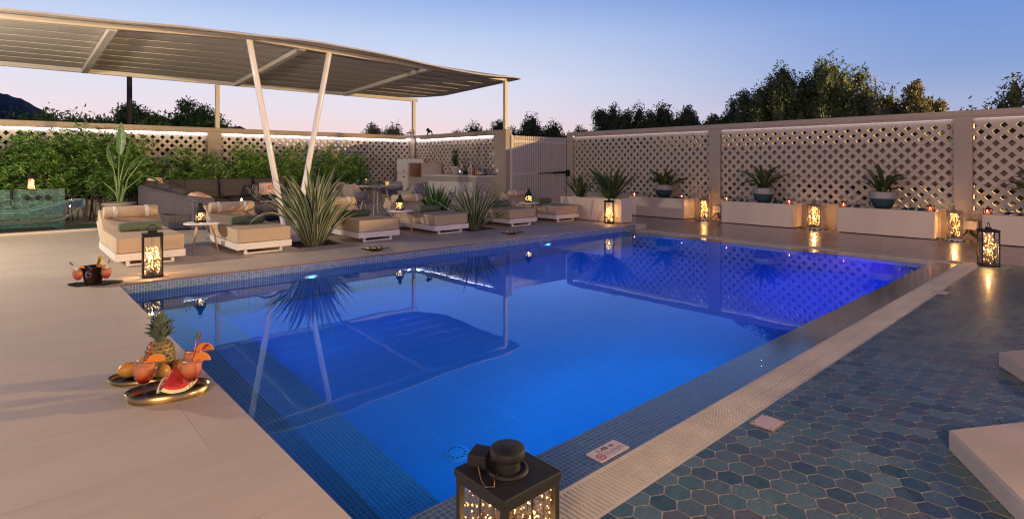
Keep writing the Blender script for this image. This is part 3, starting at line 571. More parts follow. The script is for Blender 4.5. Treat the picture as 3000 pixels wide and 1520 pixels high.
def tealight(x,y,label):
    t=T('candle_lantern',label,'candle holder',(x,y,.421),-PI/4*1.0+.2,'small red candle lanterns on the planters'); fr=MB(); s=.036; t.scale=(1.1,1.1,1.1)
    for a in(-s,s):
        for b in(-s,s): fr.box(a-.005,b-.005,0,a+.005,b+.005,.09)
    fr.box(-s-.005,-s-.005,0,s+.005,s+.005,.008); fr.box(-s-.005,-s-.005,.086,s+.005,s+.005,.094); fr.lathe([(.03,.094),(.012,.118),(0,.12)],4); fr.build('frame',M('red_metal',(.09,.015,.01),.4) if 'red_metal' not in bpy.data.materials else bpy.data.materials['red_metal'],t)
    g=MB(); 
    for q in range(4): g.add([(-s,-s,.01),(s,-s,.01),(s,-s,.085),(-s,-s,.085)],[(0,1,2,3)],0,False,Matrix.Rotation(q*PI/2,4,'Z'))
    g.build('glass_pane',glass('red_glass',(1,.5,.38)) if 'red_glass' not in bpy.data.materials else bpy.data.materials['red_glass'],t)
    MB().lathe([(0,0.008),(.02,.008),(.02,.035),(0,.035)],12).build('candle',redG,t); MB().lathe([(0,.035),(.014,.05),(.008,.068),(0,.075)],8).build('flame',flameM,t)
    light('candle_glow','POINT',(0,0,.055),.3,(1,.45,.2),t,.006)
for x,y,l in ((12.86,9.2,'leftmost red candle lantern, beside the first shelf of glass chunks'),(12.86,7.75,'red candle lantern just left of the concrete pillar'),(12.86,6.55,'red candle lantern just right of the concrete pillar'),(12.86,5.1,'red candle lantern right of the second teal bowl'),(12.86,4.02,'red candle lantern at the left end of the long planter'),(12.86,2.55,'red candle lantern above the string-light lantern near the big pillar'),(12.86,1.72,'rightmost red candle lantern, right of the big pillar')): tealight(x,y,l)
t=MB().lathe([(0,0),(.028,0),(.028,.05),(0,.05)],12).build('pillar_candle',M('white_wax',(.75,.72,.66),.4),loc=(12.95,7.68,.421)); tag(t,'short white candle left of the concrete pillar','candle','unlit white candles')
for i,(y,l) in enumerate(((5.02,'short white candle beside the second red lantern group'),(2.47,'short white candle above the lantern near the big pillar'),(1.66,'short white candle right of the big pillar'))):
    c=t.copy(); COL.objects.link(c); c.location=(12.97,y,.421); c['label']=l
def jbox(y,label):
    t=T('junction_box',label,'junction box',(13.297,y,.09),0,'beige electrical boxes on the wall'); B(-.1,-.12,0,-.012,.09,.17).build('box',whiteM,t,bev=.006); B(-.115,-.115,.02,-.101,.085,.16).build('lid',whiteM,t)
    for a,b in ((.05,.14),(-.03,-.16),(.0,-.1)): MB().tube([(-.05,a,0),(-.06,a,-.06),(-.08,b,-.15),(-.12,b*1.6,-.185)],.012,6).build('cable',blackM,t)
jbox(6.98,'beige electrical box low on the wall beside the first lantern'); jbox(2.02,'beige electrical box at the foot of the big pillar')

# ------------------------------------------------------------------ lanterns
def lantern(loc,rz,label,w=.2,h=.5,style='frame',nb=60,seed=1,e=3,fill=.75,handle=True,fm=None,nm='floor_lantern',grp='large square glass lanterns with string lights',br=.0045,cross=True):
    r=random.Random(seed); t=T(nm,label,'lantern',loc,rz,grp); s=w/2; fm=fm or blackM; k=.016*w/.2; fr=MB()
    for a in(-1,1):
        for b in(-1,1): fr.box(min(a*s,a*(s-k)),min(b*s,b*(s-k)),0,max(a*s,a*(s-k)),max(b*s,b*(s-k)),h-.02)
    fr.box(-s,-s,0,s,s,.018)
    for q in range(4):
        m=Matrix.Rotation(q*PI/2,4,'Z'); fr.box(-s+k,-s,.018,s-k,-s+k,.03,0,m); fr.box(-s+k,-s,h-.035,s-k,-s+k,h-.02,0,m)
        if cross: fr.box(-.0016,-s+.002,.03,.0016,-s+.005,h-.035,0,m)
    fr.build('frame',fm,t)
    g=MB()
    for q in range(4): g.add([(-s+k,-s+k*.5,.03),(s-k,-s+k*.5,.03),(s-k,-s+k*.5,h-.035),(-s+k,-s+k*.5,h-.035)],[(0,1,2,3)],0,False,Matrix.Rotation(q*PI/2,4,'Z'))
    g.build('glass_panes',paneM,t)
    ld=MB()
    if style=='frame': ld.box(-s-.003,-s-.003,h-.02,s+.003,s+.003,h); ld.build('lid',fm,t,bev=.003); MB().box(-s*.45,-s*.25,h,s*.45,s*.25,h+.035).build('lid_cap',fm,t,bev=.004)
    elif style=='round':
        ld.box(-s-.006,-s-.006,h-.02,s+.006,s+.006,h+.004); ld.build('lid',fm,t,bev=.005)
        c=MB(); c.lathe([(.062,h+.004),(.061,h+.011),(.053,h+.012)],32); c.lathe([(.03,h+.042),(.05,h+.042),(.052,h+.046),(.052,h+.064),(.049,h+.069),(0,h+.071)],32); c.lathe([(.038,h+.004),(.036,h+.043)],32)
        c.build('chimney',fm,t); b=MB(); b.box(-.035,-.03,0,.035,.03,.04,0,TR(-.045,.07,h+.01,0,.0,.5)); b.build('battery_box',fm,t,bev=.006)
        MB().tube([(-.085,.03,h+.03),(-.1,0,h+.012),(-.11,-.03,h+.006),(-.09,-.045,h+.006),(-.07,-.02,h+.007),(-.03,.0,h+.012)],.0022,6).build('cable',wireM,t)
    else:
        ld.lathe([(s*1.45,h-.02),(s*1.35,h-.005),(s*.5,h+.25*w*2.2)],4,mat=Matrix.Rotation(PI/4,4,'Z'),sm=False); ld.lathe([(s*.5,h+.55*w),(s*.5,h+.75*w),(s*.65,h+.78*w),(0,h+.95*w)],8); ld.build('roof',fm,t)
    if handle:
        hz=h+(.035 if style=='frame' else .9*w); rr=.045*w/.2 if style=='frame' else .25*w
        MB().tube([(rr*math.cos(a),0,hz+.012+rr*.9*math.sin(a)+rr*.2) for a in [PI*1.15*i/14-PI*.075 for i in range(15)]],.004*w/.2+.001,6).build('handle',fm,t)
    bl=MB(); wi=MB(); pts=[]
    for i in range(nb):
        q=r.random()**.8; lim=s*.78*(1-.35*max(0,q-.5)*2); pts.append((r.uniform(-lim,lim),r.uniform(-lim,lim),.03+q*h*fill))
    for p_ in pts: bl.ball(p_,br*r.uniform(.5,1.15),6)
    pts2=sorted(pts,key=lambda a:a[2]); ch=[Vector(pts2[0])]
    for i in range(1,len(pts2)): ch.append(Vector(pts2[i]).lerp(Vector(pts2[i-1]),.5)+Vector((r.uniform(-1,1),r.uniform(-1,1),0))*s*.2); ch.append(Vector(pts2[i]))
    wi.tube(ch,.0011,4)
    bl.build('fairy_lights',fairyB if w>.16 else fairyB2,t); wi.build('wire',wireM,t)
    tw=MB()
    for i in range(14 if w>.16 else 4):
        a=Vector((r.uniform(-.4,.4)*s,r.uniform(-.4,.4)*s,.02)); b=Vector((r.uniform(-.8,.8)*s,r.uniform(-.8,.8)*s,h*r.uniform(.4,fill+.1))); tw.tube([a,(a+b)/2+Vector((r.uniform(-1,1),r.uniform(-1,1),0))*s*.25,b],[.004,.003,.0015],5)
    if w>.16: tw.ball((-.01,.01,.05),.04,8,sc=(1.2,1,.8))
    tw.build('twigs',twigM,t)
    light('lantern_glow','POINT',(0,0,h*.42),e*1.7,(1,.52,.17),t,.012)
    return t
lantern((1.28,7.62,0),-.1,'tall black lantern full of string lights in front of the first lounger',nb=95,seed=1,e=5.5,fill=.62,br=.006)
lantern((9.86,7.72,0),.78,'black lantern with glowing lights at the corner of the raised deck planter',nb=150,seed=2,e=4,fill=.62)
wl_=M('white_block',(.65,.62,.58),.6)
for i,(x,y,l,rz,fm) in enumerate(((12.98,7.2,'lantern on the floor by the first wall pillar',.72,greyM),(12.95,4.62,'lantern between the second and third wall planters',.75,greyM),(12.92,2.2,'grey metal lantern at the foot of the big pillar',.35,greyM))):
    s=B(-.1,-.1,0,.1,.1,.04).build('lantern_plinth',wl_,loc=(x,y,-.1),rot=(0,0,rz)); tag(s,'low white block under the '+l,'stand','white blocks under wall lanterns')
    lantern((x,y,-.059),rz,l+', on a low white block',nb=170 if i<2 else 80,seed=5+i,e=6,fill=.8 if i<2 else .85,handle=i>0,fm=fm,br=.0055)
    for k in range(7): a=PI*.75+k*.42; rock(x-.19*math.cos(k*.5-1.6)-.02*k%.05,y-.24+k*.08,-.1,rnd.uniform(.025,.045),90+i*9+k,'green glass chunk around the '+l,rockG,'green glass chunks around the '+l)
lantern((10.07,1.34,-.1),.42,'black lantern on wet floor at the far right corner of the pool',nb=75,seed=9,e=4.5,fill=.85)
lantern((1.10,1.235,-.1),0,'black square lantern in the foreground with round chimney lid',w=.215,h=.5,style='round',nb=120,seed=11,e=3.2,fill=.85,handle=False,br=.0032)
gb=MB(); r=random.Random(77)
t=T('small_lantern','small lantern with tapered panes on top of the green tiled wall','lantern',(.42,15.05,.782),0,'small black table lanterns')
fr=MB(); s=.075
for a in(-1,1):
    for b_ in(-1,1): fr.tube([(a*s,b_*s,0),(a*s*.6,b_*s*.6,.24)],.007,5)
fr.box(-s-.01,-s-.01,0,s+.01,s+.01,.012); fr.lathe([(.085,.235),(.07,.26),(.03,.30),(0,.31)],12); fr.build('frame',blackM,t)
g=MB()
for q in range(4): g.add([(-s,-s,.012),(s,-s,.012),(s*.6,-s*.6,.236),(-s*.6,-s*.6,.236)],[(0,1,2,3)],0,False,Matrix.Rotation(q*PI/2,4,'Z'))
g.build('glass_panes',paneM,t); bl=MB()
for i in range(26): q=r.random()**1.6; l_=s*(1-.4*q)*.8; bl.ball((r.uniform(-l_,l_),r.uniform(-l_,l_),.02+q*.2),.005,6)
bl.build('fairy_lights',fairyB2,t); B(-.05,.03,.012,.05,.034,.22).build('parchment',M('parchment',(.6,.4,.3),.8),t); light('lantern_glow','POINT',(0,-.01,.1),.8,(1,.52,.17),t,.01)

# ------------------------------------------------------------------ loungers, towels, tables
def lounger(x,y,label):
    t=T('sun_lounger',label,'sun lounger',(x,y,0),0,'low sun loungers along the pool'); w=.78; Ls=1.62; Sl=1.40
    B(0,0,.07,w,Ls,.165).build('base_frame',whitem,t,bev=.004)
    for y0 in (.06,Ls-.2):
        f=MB(); f.box(.12,y0,0,w-.12,y0+.035,.018); f.box(.12,y0,.018,.16,y0+.035,.069); f.box(w-.16,y0,.018,w-.12,y0+.035,.069); f.build('leg',whitem,t)
    B(.012,.012,.168,w-.012,Sl,.362).build('mattress',cushM,t,bev=.02,seg=3)
    def pipe(x0,y0,z0,x1,y1,z1,par,mm=None):
        p_=MB()
        for zz in (z0,z1): p_.tube([(x0,y0,zz),(x1,y0,zz),(x1,y1,zz),(x0,y1,zz),(x0,y0,zz)],.0055,6)
        p_.tube([((x0+x1)/2-.05,y0-.001,z0),((x0+x1)/2-.05,y0-.001,z1)],.003,5)
        return p_.build('piping',cushM,par)
    pipe(.018,.018,.176,w-.018,Sl-.006,.356,t.children[-1])
    a=R(29); m=TR(0,Sl+.012,.178,a,0,0); B(.012,0,0,w-.012,.58,.185).build('back_cushion',cushM,t,bev=.02,seg=3).matrix_local=m
    B(.0,.0,-.025,w,.56,-.003).build('back_board',whitem,t,bev=.003).matrix_local=m
    q=MB(); q.tube([(.1,Ls-.02,.16),(.1,Sl+.42,.36)],.012,6); q.tube([(w-.1,Ls-.02,.16),(w-.1,Sl+.42,.36)],.012,6); q.build('strut',whitem,t)
    c=m@Vector((0,.37,.262)); rr=.086
    bo=MB(); bo.lathe([(0,0),(rr*.9,0),(rr,.012),(rr,w-.112),(rr*.9,w-.1),(0,w-.1)],20,mat=Matrix.Translation((.05,c.y,c.z))@Matrix.Rotation(PI/2,4,'Y'))
    bo=bo.build('bolster',cushM,t)
    for sx_ in (.16,w-.22):
        st=MB(); st.lathe([(rr+.002,0),(rr+.004,.003),(rr+.004,.052),(rr+.002,.055)],20,mat=Matrix.Translation((sx_,c.y,c.z))@Matrix.Rotation(PI/2,4,'Y')); st.build('strap',strapM,bo)
    fl=MB(); vs=[];n=10
    for i in range(n): # cover flap wrapping over the top edge of the backrest
        u=i/(n-1); yy=.44+.145*u; zz=.187+.012*math.sin(u*PI)-(.0 if u<.8 else .06*(u-.8)/.2)
        for xx in (.2,w-.12): vs.append((xx,yy,zz))
    fl.add(vs,[(2*i,2*i+1,2*i+3,2*i+2) for i in range(n-1)],0,True); fl.build('cover_flap',cushM,t).matrix_local=m
    return t
LX=[(1.04,8.56,'first lounger from the left, lit orange beside the tall lantern'),(2.46,8.55,'second lounger from the left, left of the big phormium'),(4.34,8.56,'third lounger, dark green towel, right of the big phormium'),(5.86,8.58,'fourth lounger, between the side table and the smaller phormium'),(7.72,8.6,'fifth lounger, half hidden behind the smaller phormium'),(9.12,8.62,'farthest lounger, beside the raised white planter')]
L0=None
for x,y,l in LX:
    if L0 is None: L0=lounger(x,y,l)
    else:
        c=dup(L0,(x,y,0),rnd.uniform(-.012,.012),l)
def towel(x,y,rz,mat,label,l=.50):
    t=T('rolled_towel',label,'towel',(x,y,.363),rz,'rolled towels on the loungers'); m=MB(); n=28; ns=12; vs=[];r_=random.Random(int(x*10))
    for i in range(ns+1):
        for k in range(n):
            a=2*PI*k/n; rr=.066*(1+.05*math.sin(3*a+i)+r_.uniform(-.03,.03)); 
            if i in(0,ns): rr*=.88
            vs.append((-l/2+l*i/ns+r_.uniform(-.004,.004),math.cos(a)*rr*1.12,.06+math.sin(a)*rr*.92))
    m.add(vs,[(i*n+k,i*n+(k+1)%n,(i+1)*n+(k+1)%n,(i+1)*n+k) for i in range(ns) for k in range(n)],0,True); m.add(vs[:n],[tuple(range(n))[::-1]]); m.add(vs[-n:],[tuple(range(n))])
    m.build('roll',mat,t)
    for sgn in(-1,1):
        sp=MB(); pts=[(sgn*(l/2-.001),math.cos(a)*(.06-.0037*a)*1.1,.06+math.sin(a)*(.06-.0037*a)*.92) for a in [i*.4 for i in range(38)]]
        sp.tube(pts,.0035,5); sp.build('end_spiral',mat,t)
    bd=MB(); bd.lathe([(.072,0),(.0725,.03),(.072,.06)],24,mat=Matrix.Translation((-.04,0,.06))@Matrix.Rotation(PI/2,4,'Y'),sx=.94,sy=1.09); bd.build('band',towM if mat is towM else towD,t)
    return t
for (x,y,rz,mt,l) in ((1.44,9.42,.04,towM,'green rolled towel on the first lounger, behind the tall lantern'),(2.86,9.4,.1,towM,'green rolled towel on the second lounger'),(4.66,9.3,0,towD,'dark bottle-green rolled towel on the third lounger'),(6.27,9.4,.12,towM,'green rolled towel on the fourth lounger'),(8.15,9.4,.1,towM,'green rolled towel behind the smaller phormium on the fifth lounger'),(9.6,9.5,.1,towM,'grey-green rolled towel on the farthest lounger')): towel(x,y,rz,mt,l)
def table(x,y,label,rz=0):
    t=T('side_table',label,'side table',(x,y,0),rz,'round side tables with wooden legs'); MB().lathe([(0,.402),(.225,.402),(.24,.41),(.24,.425),(.235,.43),(0,.43)],36).build('tabletop',whitem,t)
    for k in range(3): a=PI/2+k*2*PI/3+.3; MB().tube([(.13*math.cos(a),.13*math.sin(a),.401),(.22*math.cos(a),.22*math.sin(a),0)],[.018,.011],10).build('leg',woodM,t)
    return t
tb=[(2.2,9.35,'round white side table between the first and second loungers'),(5.58,9.3,'round white side table between the third and fourth loungers'),(8.9,9.25,'round white side table between the fifth and farthest loungers')]
t0=table(*tb[0])
for x,y,l in tb[1:]: dup(t0,(x,y,0),0,l)
for i,((x,y,_),l) in enumerate(zip(tb,('small glowing lantern on the table between the first two loungers','small glowing lantern on the table beside the fourth lounger','small glowing lantern on the table beside the farthest lounger'))):
    lantern((x-.02,y,.4305),.1+i*.6,l,w=.125,h=.18,style='roof',nb=34,seed=30+i,e=.9,fill=.75,nm='small_lantern',grp='small black table lanterns',br=.006,cross=False)

# ------------------------------------------------------------------ planting beds and phormiums
def bed(x0,y0,x1,y1,label,seed):
    r_=random.Random(seed); m=MB(); m.box(x0+.004,y0+.004,-.12,x1-.004,y1-.004,-.03)
    for i in range(700):
        x=r_.uniform(x0+.02,x1-.02); y=r_.uniform(y0+.02,y1-.02); s_=r_.uniform(.008,.02); m.ball((x,y,-.026),s_,5,sc=(1,1,.7))
    o=m.build('gravel_bed',soilM); ST(o,'stuff')
bed(3.38,8.66,4.18,9.5,'',1); bed(6.72,8.6,7.52,9.4,'',2)
strap_plant('phormium','big variegated phormium in the gravel bed between second and third loungers','plant',(3.76,8.98,-.03),150,.75,1.42,.06,61,[leafP,leafPe],.55,.6,.14,True,'variegated phormiums')
strap_plant('phormium','smaller variegated phormium between fourth and fifth loungers','plant',(7.08,8.95,-.03),62,.65,1.25,.062,62,[leafP,leafPe],.78,.6,.11,True,'variegated phormiums')
strap_plant('spiky_plant','broad strap-leaved plant left of the smaller phormium, behind the fourth lounger','plant',(7.05,10.3,0),40,.6,1.05,.085,63,[leafS,leafS],.6,.25,.16,False,'strap-leaved plants')

# ------------------------------------------------------------------ bath corner
def hexwall(mb,mi,x0,x1,z0,z1,y,s=.082,g=.004):
    i=0; x=x0
    while x<x1+s:
        z=z0+(s*math.sqrt(3)/2 if i%2 else 0)
        while z<z1+s:
            r_=s-g; pts=[(min(max(x+r_*math.cos(PI/3*k),x0+.003),x1-.003),min(max(z+r_*math.sin(PI/3*k),z0+.003),z1-.003)) for k in range(6)]
            a=sum(pts[k][0]*pts[(k+1)%6][1]-pts[(k+1)%6][0]*pts[k][1] for k in range(6))
            if abs(a)>1e-4: mb.add([(p_[0],y,p_[1]) for p_ in pts],[(0,1,2,3,4,5)],mi)
            z+=s*math.sqrt(3)
        x+=1.5*s; i+=1
t=T('tiled_wall','low wall of green hexagonal tiles behind the bathtub','wall',(0,0,0)); m=MB(); m.box(-3,15.0,0,.95,15.16,.78); m.build('core',groutG,t); m=MB(); hexwall(m,0,-3,.95,.02,.78,14.996); m.build('tiles',greenT,t)
m=MB(); m.box(-4,13.75,.002,1.9,15.0,.03,1)
h2=MB(); i=0; x=-4
while x<1.9:
    y=13.76+(.07 if i%2 else 0)
    while y<15: 
        pts=[(min(x+.077*math.cos(PI/3*k),1.89),min(max(y+.077*math.sin(PI/3*k),13.76),14.99)) for k in range(6)]; h2.add([(a,b,.034) for a,b in pts],[(0,1,2,3,4,5)]); y+=.139
    x+=.12; i+=1
m.add(h2.v,h2.f,0); ST(m.build('bath_floor',[greenT,groutG])); 
ST(B(-4,13.66,.002,1.9,13.748,.045).build('bath_floor_edge',deckM))
t=T('wall_taps','three round black tap handles and hand shower on the green wall','taps',(0,14.99,.62))
for x in (.36,.52,.68): MB().tube([(x,0,0),(x,-.05,0)],[.05,.045],16).build('knob',blackM,t); MB().tube([(x,-.05,0),(x+.01,-.09,-.06)],.008,6).build('lever',blackM,t)
MB().tube([(.12,-.05,-.02),(.12,-.06,.2)],[.02,.03],10).build('hand_shower',blackM,t); MB().tube([(.12,-.05,-.02),(.10,-.07,-.1),(.2,-.08,-.3),(.1,-.1,-.44),(-.1,-.1,-.42),(-.3,-.08,-.3),(-.1,-.06,-.12),(.1,-.05,-.04)],.009,6).build('hose',blackM,t)
# acrylic bathtub: sloped slipper end on the right
t=T('bathtub','clear glass slipper bathtub in front of the green tiled wall','bathtub',(0,14.25,.034)); prof=[]
m=MB(); ns=26; vs=[]
top=[]
for i in range(ns):
    u=i/(ns-1); x=-1.2+2.42*u; zt=.36+.0*u if u<.55 else .36+.20*math.sin((u-.55)/.45*PI/2)**2; zb_=.10 if u<.8 else .10+.30*((u-.8)/.2)**1.6; wd=.30*math.sqrt(max(.02,1-abs(2*u-1)**5))
    for k in range(9):
        v=k/8*2-1; ang=v*PI/2; y=wd*math.sin(ang); z=zt-(zt-zb_)*math.cos(ang)**.6 if abs(v)<1 else zt; vs.append((x,y,z))
m.add(vs,[(i*9+k,i*9+k+1,(i+1)*9+k+1,(i+1)*9+k) for i in range(ns-1) for k in range(8)],0,True); m.build('shell',acryl,t)
rm=MB(); 
for k in (0,8): rm.tube([Vector(vs[i*9+k]) for i in range(ns)],.011,6)
rm.tube([Vector(vs[(ns-1)*9+k]) for k in range(9)],.011,6); rm.build('rim',M('green_glass_edge',(.12,.24,.19),.15,coat=1),t)
B(-1.0,-.2,.0,-.35,.2,.09).build('foot',acryl,t); B(.3,-.2,.0,.8,.2,.09).build('foot',acryl,t); B(-.95,-.24,.0,.75,.24,.02).build('base_plate',blackM,t)
for x,z in ((-.35,.2),(.92,.27)): MB().tube([(x,-.3,z),(x,-.31,z)],.018,10).build('drain_cap',steelM,t)
# big potted paddle plant
t=T('stone_plant_pot','wide beige stone pot behind the first lounger','plant pot',(1.9,15.0,0)); MB().lathe([(0,0),(.16,0),(.2,.08),(.26,.36),(.32,.40),(.33,.44),(.30,.46),(.27,.43),(0,.41)],32).build('bowl',terrM,t)
t=T('paddle_plant','tall bird-of-paradise plant with broad leaves in the stone pot','plant',(1.9,15.0,.41)); st=MB(); lf=MB(); r=random.Random(8)
def paddle(base,az,out,h,bl_,bw,pitch,curl):
    b0=Vector(base); d_=Vector((math.cos(az),math.sin(az),0)); tip=b0+d_*out+Vector((0,0,h)); mid=b0+d_*out*.3+Vector((0,0,h*.55)); st.tube([b0,mid,tip],[.022,.016,.009],8)
    dirv=(d_*math.sin(pitch)+Vector((0,0,math.cos(pitch)))); side=d_.cross(Vector((0,0,1))).normalized(); n=16; P=tip.copy(); th=pitch; L=[];Rr=[];Cc=[]
    for i in range(n+1):
        u=i/n; ww=bw*math.sin(PI*min(1,u*.93+.06))**.7*(1-.25*u); dv=d_*math.sin(th)+Vector((0,0,math.cos(th))); nn=side.cross(dv)
        jag=1-(.16 if (i*7+int(bw*100))%5==0 else 0); Cc.append(P.copy()); L.append(P+side*ww*jag-nn*ww*.35); Rr.append(P-side*ww-nn*ww*.35); P=P+dv*bl_/n; th+=curl/n
    vs=[];
    for a,b,c in zip(L,Cc,Rr): vs+=[a,(a+b)/2+ (b-a)*.0,b,(b+c)/2,c]
    lf.add(vs,[(i*5+k,i*5+k+1,(i+1)*5+k+1,(i+1)*5+k) for i in range(n) for k in range(4)],0,True); st.tube(Cc,.006,5)
RXa=math.atan2(-.671,.7415) # azimuth towards image right
for a in ((RXa+PI*.5,.03,1.1,.72,.125,.02,.12),(RXa+.2,.12,.95,.5,.09,.15,.2),(RXa+PI-.2,.14,.85,.48,.09,.2,.2),(RXa+.1,.45,1.0,.85,.13,1.25,.9),(RXa+PI+.15,.34,.5,.62,.14,1.9,1.0),(RXa+.0,.5,.62,.5,.09,1.4,1.2),(RXa+1.2,.2,.75,.5,.12,.5,.5),(RXa+PI-.7,.35,.65,.5,.12,1.1,.9)): paddle((r.uniform(-.03,.03),r.uniform(-.03,.03),0),*a)
for i in range(7): a=r.uniform(0,6); st.tube([(0,0,0),(.05*math.cos(a),.05*math.sin(a),.2),(.08*math.cos(a),.08*math.sin(a),r.uniform(.3,.5))],[.03,.02,.012],6)
st.build('stalk',stalkM,t); lf.build('leaf_blades',leafB,t)

# ------------------------------------------------------------------ sofa corner
def cushion(name,mat,parent,x,y,z,w,d_,h,rx=0,ry=0,rz=0,puff=.35,tuft=False):
    n=12; vs=[];fs=[]
    for s_ in (1,-1):
        for i in range(n+1):
            for j in range(n+1):
                u=i/n*2-1; v=j/n*2-1; e=(1-abs(u)**4)*(1-abs(v)**4); hh=h*.5*(puff+(1-puff)*e**.5) if e>0 else h*.5*puff*0
                if tuft:
                    for a in (-.45,.45):
                        for b in (-.45,.45): hh-=h*.2*math.exp(-((u-a)**2+(v-b)**2)/.015)+h*.06*(math.exp(-(u-a)**2/.004)+math.exp(-(v-b)**2/.004))*.5
                vs.append((u*w/2*(1-.03*(1-e)),v*d_/2,s_*hh))
    m=(n+1)**2
    for i in range(n):
        for j in range(n):
            a=i*(n+1)+j; fs.append((a,a+n+1,a+n+2,a+1)); fs.append((a+m,a+1+m,a+n+2+m,a+n+1+m))
    mb=MB(); mb.add(vs,fs,0,True); o=mb.build(name,mat,parent); o.location=(x,y,z); o.rotation_euler=(rx,ry,rz); return o
t=T('rattan_sofa','dark grey curved rattan sofa with charcoal tufted cushions','sofa',(0,0,0))
# outer shell follows a J curve: back along Y then left arm sweeping forward
path=[(6.3,15.95,.66),(4.5,15.97,.68),(3.2,15.9,.72),(2.55,15.6,.80),(2.25,15.0,.84),(2.22,14.2,.82),(2.36,13.4,.76),(2.6,12.8,.68),(2.86,12.42,.64),(3.12,12.3,.62)]
def smooth(ps,k=6):
    out=[];P=[Vector(p_) for p_ in ps]
    for i in range(len(P)-1):
        a=P[max(i-1,0)];b=P[i];c=P[i+1];d_=P[min(i+2,len(P)-1)]
        for j in range(k): u=j/k; out.append(.5*((2*b)+(-a+c)*u+(2*a-5*b+4*c-d_)*u*u+(-a+3*b-3*c+d_)*u**3))
    out.append(P[-1]); return out
sp=smooth(path); m=MB(); vs=[]
for i,p_ in enumerate(sp):
    tg=(sp[min(i+1,len(sp)-1)]-sp[max(i-1,0)]); nrm_=Vector((tg.y,-tg.x,0)).normalized()*(-1); # inward
    o_=Vector((p_.x,p_.y,0)); h=p_.z; n_=nrm_*.16
    vs+=[o_+Vector((0,0,.02)),o_+Vector((0,0,h-.06)),o_-n_*-.15+Vector((0,0,h)),o_+n_*.85+Vector((0,0,h)),o_+n_+Vector((0,0,h-.06)),o_+n_+Vector((0,0,.02))]
m.add(vs,[(i*6+k,i*6+k+1,(i+1)*6+k+1,(i+1)*6+k) for i in range(len(sp)-1) for k in range(5)],0,True); e_=len(sp)-1; m.add(vs[e_*6:],[(0,1,2,3,4,5)]); m.add(vs[:6],[(5,4,3,2,1,0)]); m.build('rattan_shell',ratM,t)
m=MB(); slab(m,[(2.38,12.6),(3.2,12.45),(3.35,13.6),(3.4,14.6),(3.8,15.0),(6.3,15.0),(6.3,15.85),(3.2,15.8),(2.6,15.4),(2.36,14.6)],.03,.3); m.build('seat_base',ratM,t)
for x in (3.75,4.72,5.68): cushion('seat_cushion',sofaC,t,x,15.35,.37,.95,.75,.16)
for a,(x,y,rz) in enumerate(((2.93,13.12,1.5),(2.92,13.95,1.57),(3.0,14.85,1.3))): cushion('seat_cushion',sofaC,t,x,y,.37,.82,.6,.16,0,0,rz)
for x in (2.95,3.68,4.5,5.35): cushion('back_cushion',sofaC,t,x,15.72,.68,.84,.50,.24,R(80),0,0,.5,True)
for (x,y,rz,z) in ((2.50,14.75,PI/2,.70),(2.58,13.85,PI/2+.1,.66),(2.72,13.25,PI/2+.15,.58)): cushion('back_cushion',sofaC,t,x,y,z,.8,.48,.22,R(72),0,rz,.5,True)
for (x,y,z,rx,rz,l) in ((3.0,12.85,.61,R(25),.9,'orange floral pillow lying on the near arm of the sofa'),(2.62,15.2,.83,R(72),.9,'small floral pillow peeking over the sofa back at the left corner'),(5.15,15.15,.66,R(62),-.3,'pink floral pillow leaning at the right side of the sofa')):
    o=cushion('floral_pillow',floM,None,x,y,z,.5,.34,.16,rx,0,rz,.3); tag(o,l,'pillow','floral pillows')
t=T('coffee_table','low round rattan coffee table with dark top in front of sofa','coffee table',(4.45,13.75,0)); MB().lathe([(0,.02),(.5,.02),(.55,.1),(.57,.36),(.55,.41),(0,.41)],40).build('rattan_body',ratM,t); MB().lathe([(0,.412),(.56,.412),(.57,.425),(.56,.432),(0,.432)],40).build('top',M('dark_glass_top',(.05,.045,.045),.1,coat=1),t)
t=T('glass_vase','glass vase with dried silvery stems on the coffee table','vase',(4.35,13.55,.432)); MB().lathe([(0,0),(.06,0),(.065,.01),(.06,.16),(.068,.2)],20).build('vase',glass('amber_vase',(.85,.75,.6)),t); m=MB(); r=random.Random(4)
for i in range(26):
    a=r.uniform(0,6.28); d_=Vector((math.cos(a)*r.uniform(.1,.9),math.sin(a)*r.uniform(.1,.9),1)).normalized(); p0=Vector((0,0,.02)); 
    for k in range(9): leaf(m,p0+d_*(.12+.03*k),d_+rv(r)*.8,Vector((0,0,1)),.05,.014)
    m.tube([p0,p0+d_*.38],.0015,4,cap=False)
m.build('dried_stems',silverM,t)
t=T('tea_light','glowing tea light in a glass cup on the coffee table','candle',(4.12,13.95,.432)); MB().lathe([(.035,0),(.04,.06)],16).build('cup',clearG,t); MB().lathe([(0,.002),(.03,.002),(.03,.03),(0,.03)],12).build('wax',redG,t); MB().ball((0,0,.05),.013,8,sc=(1,1,1.5)).build('flame',emit('bright_flame',(1,.55,.2),60),t); light('candle_glow','POINT',(0,0,.08),1.5,(1,.5,.2),t,.008)

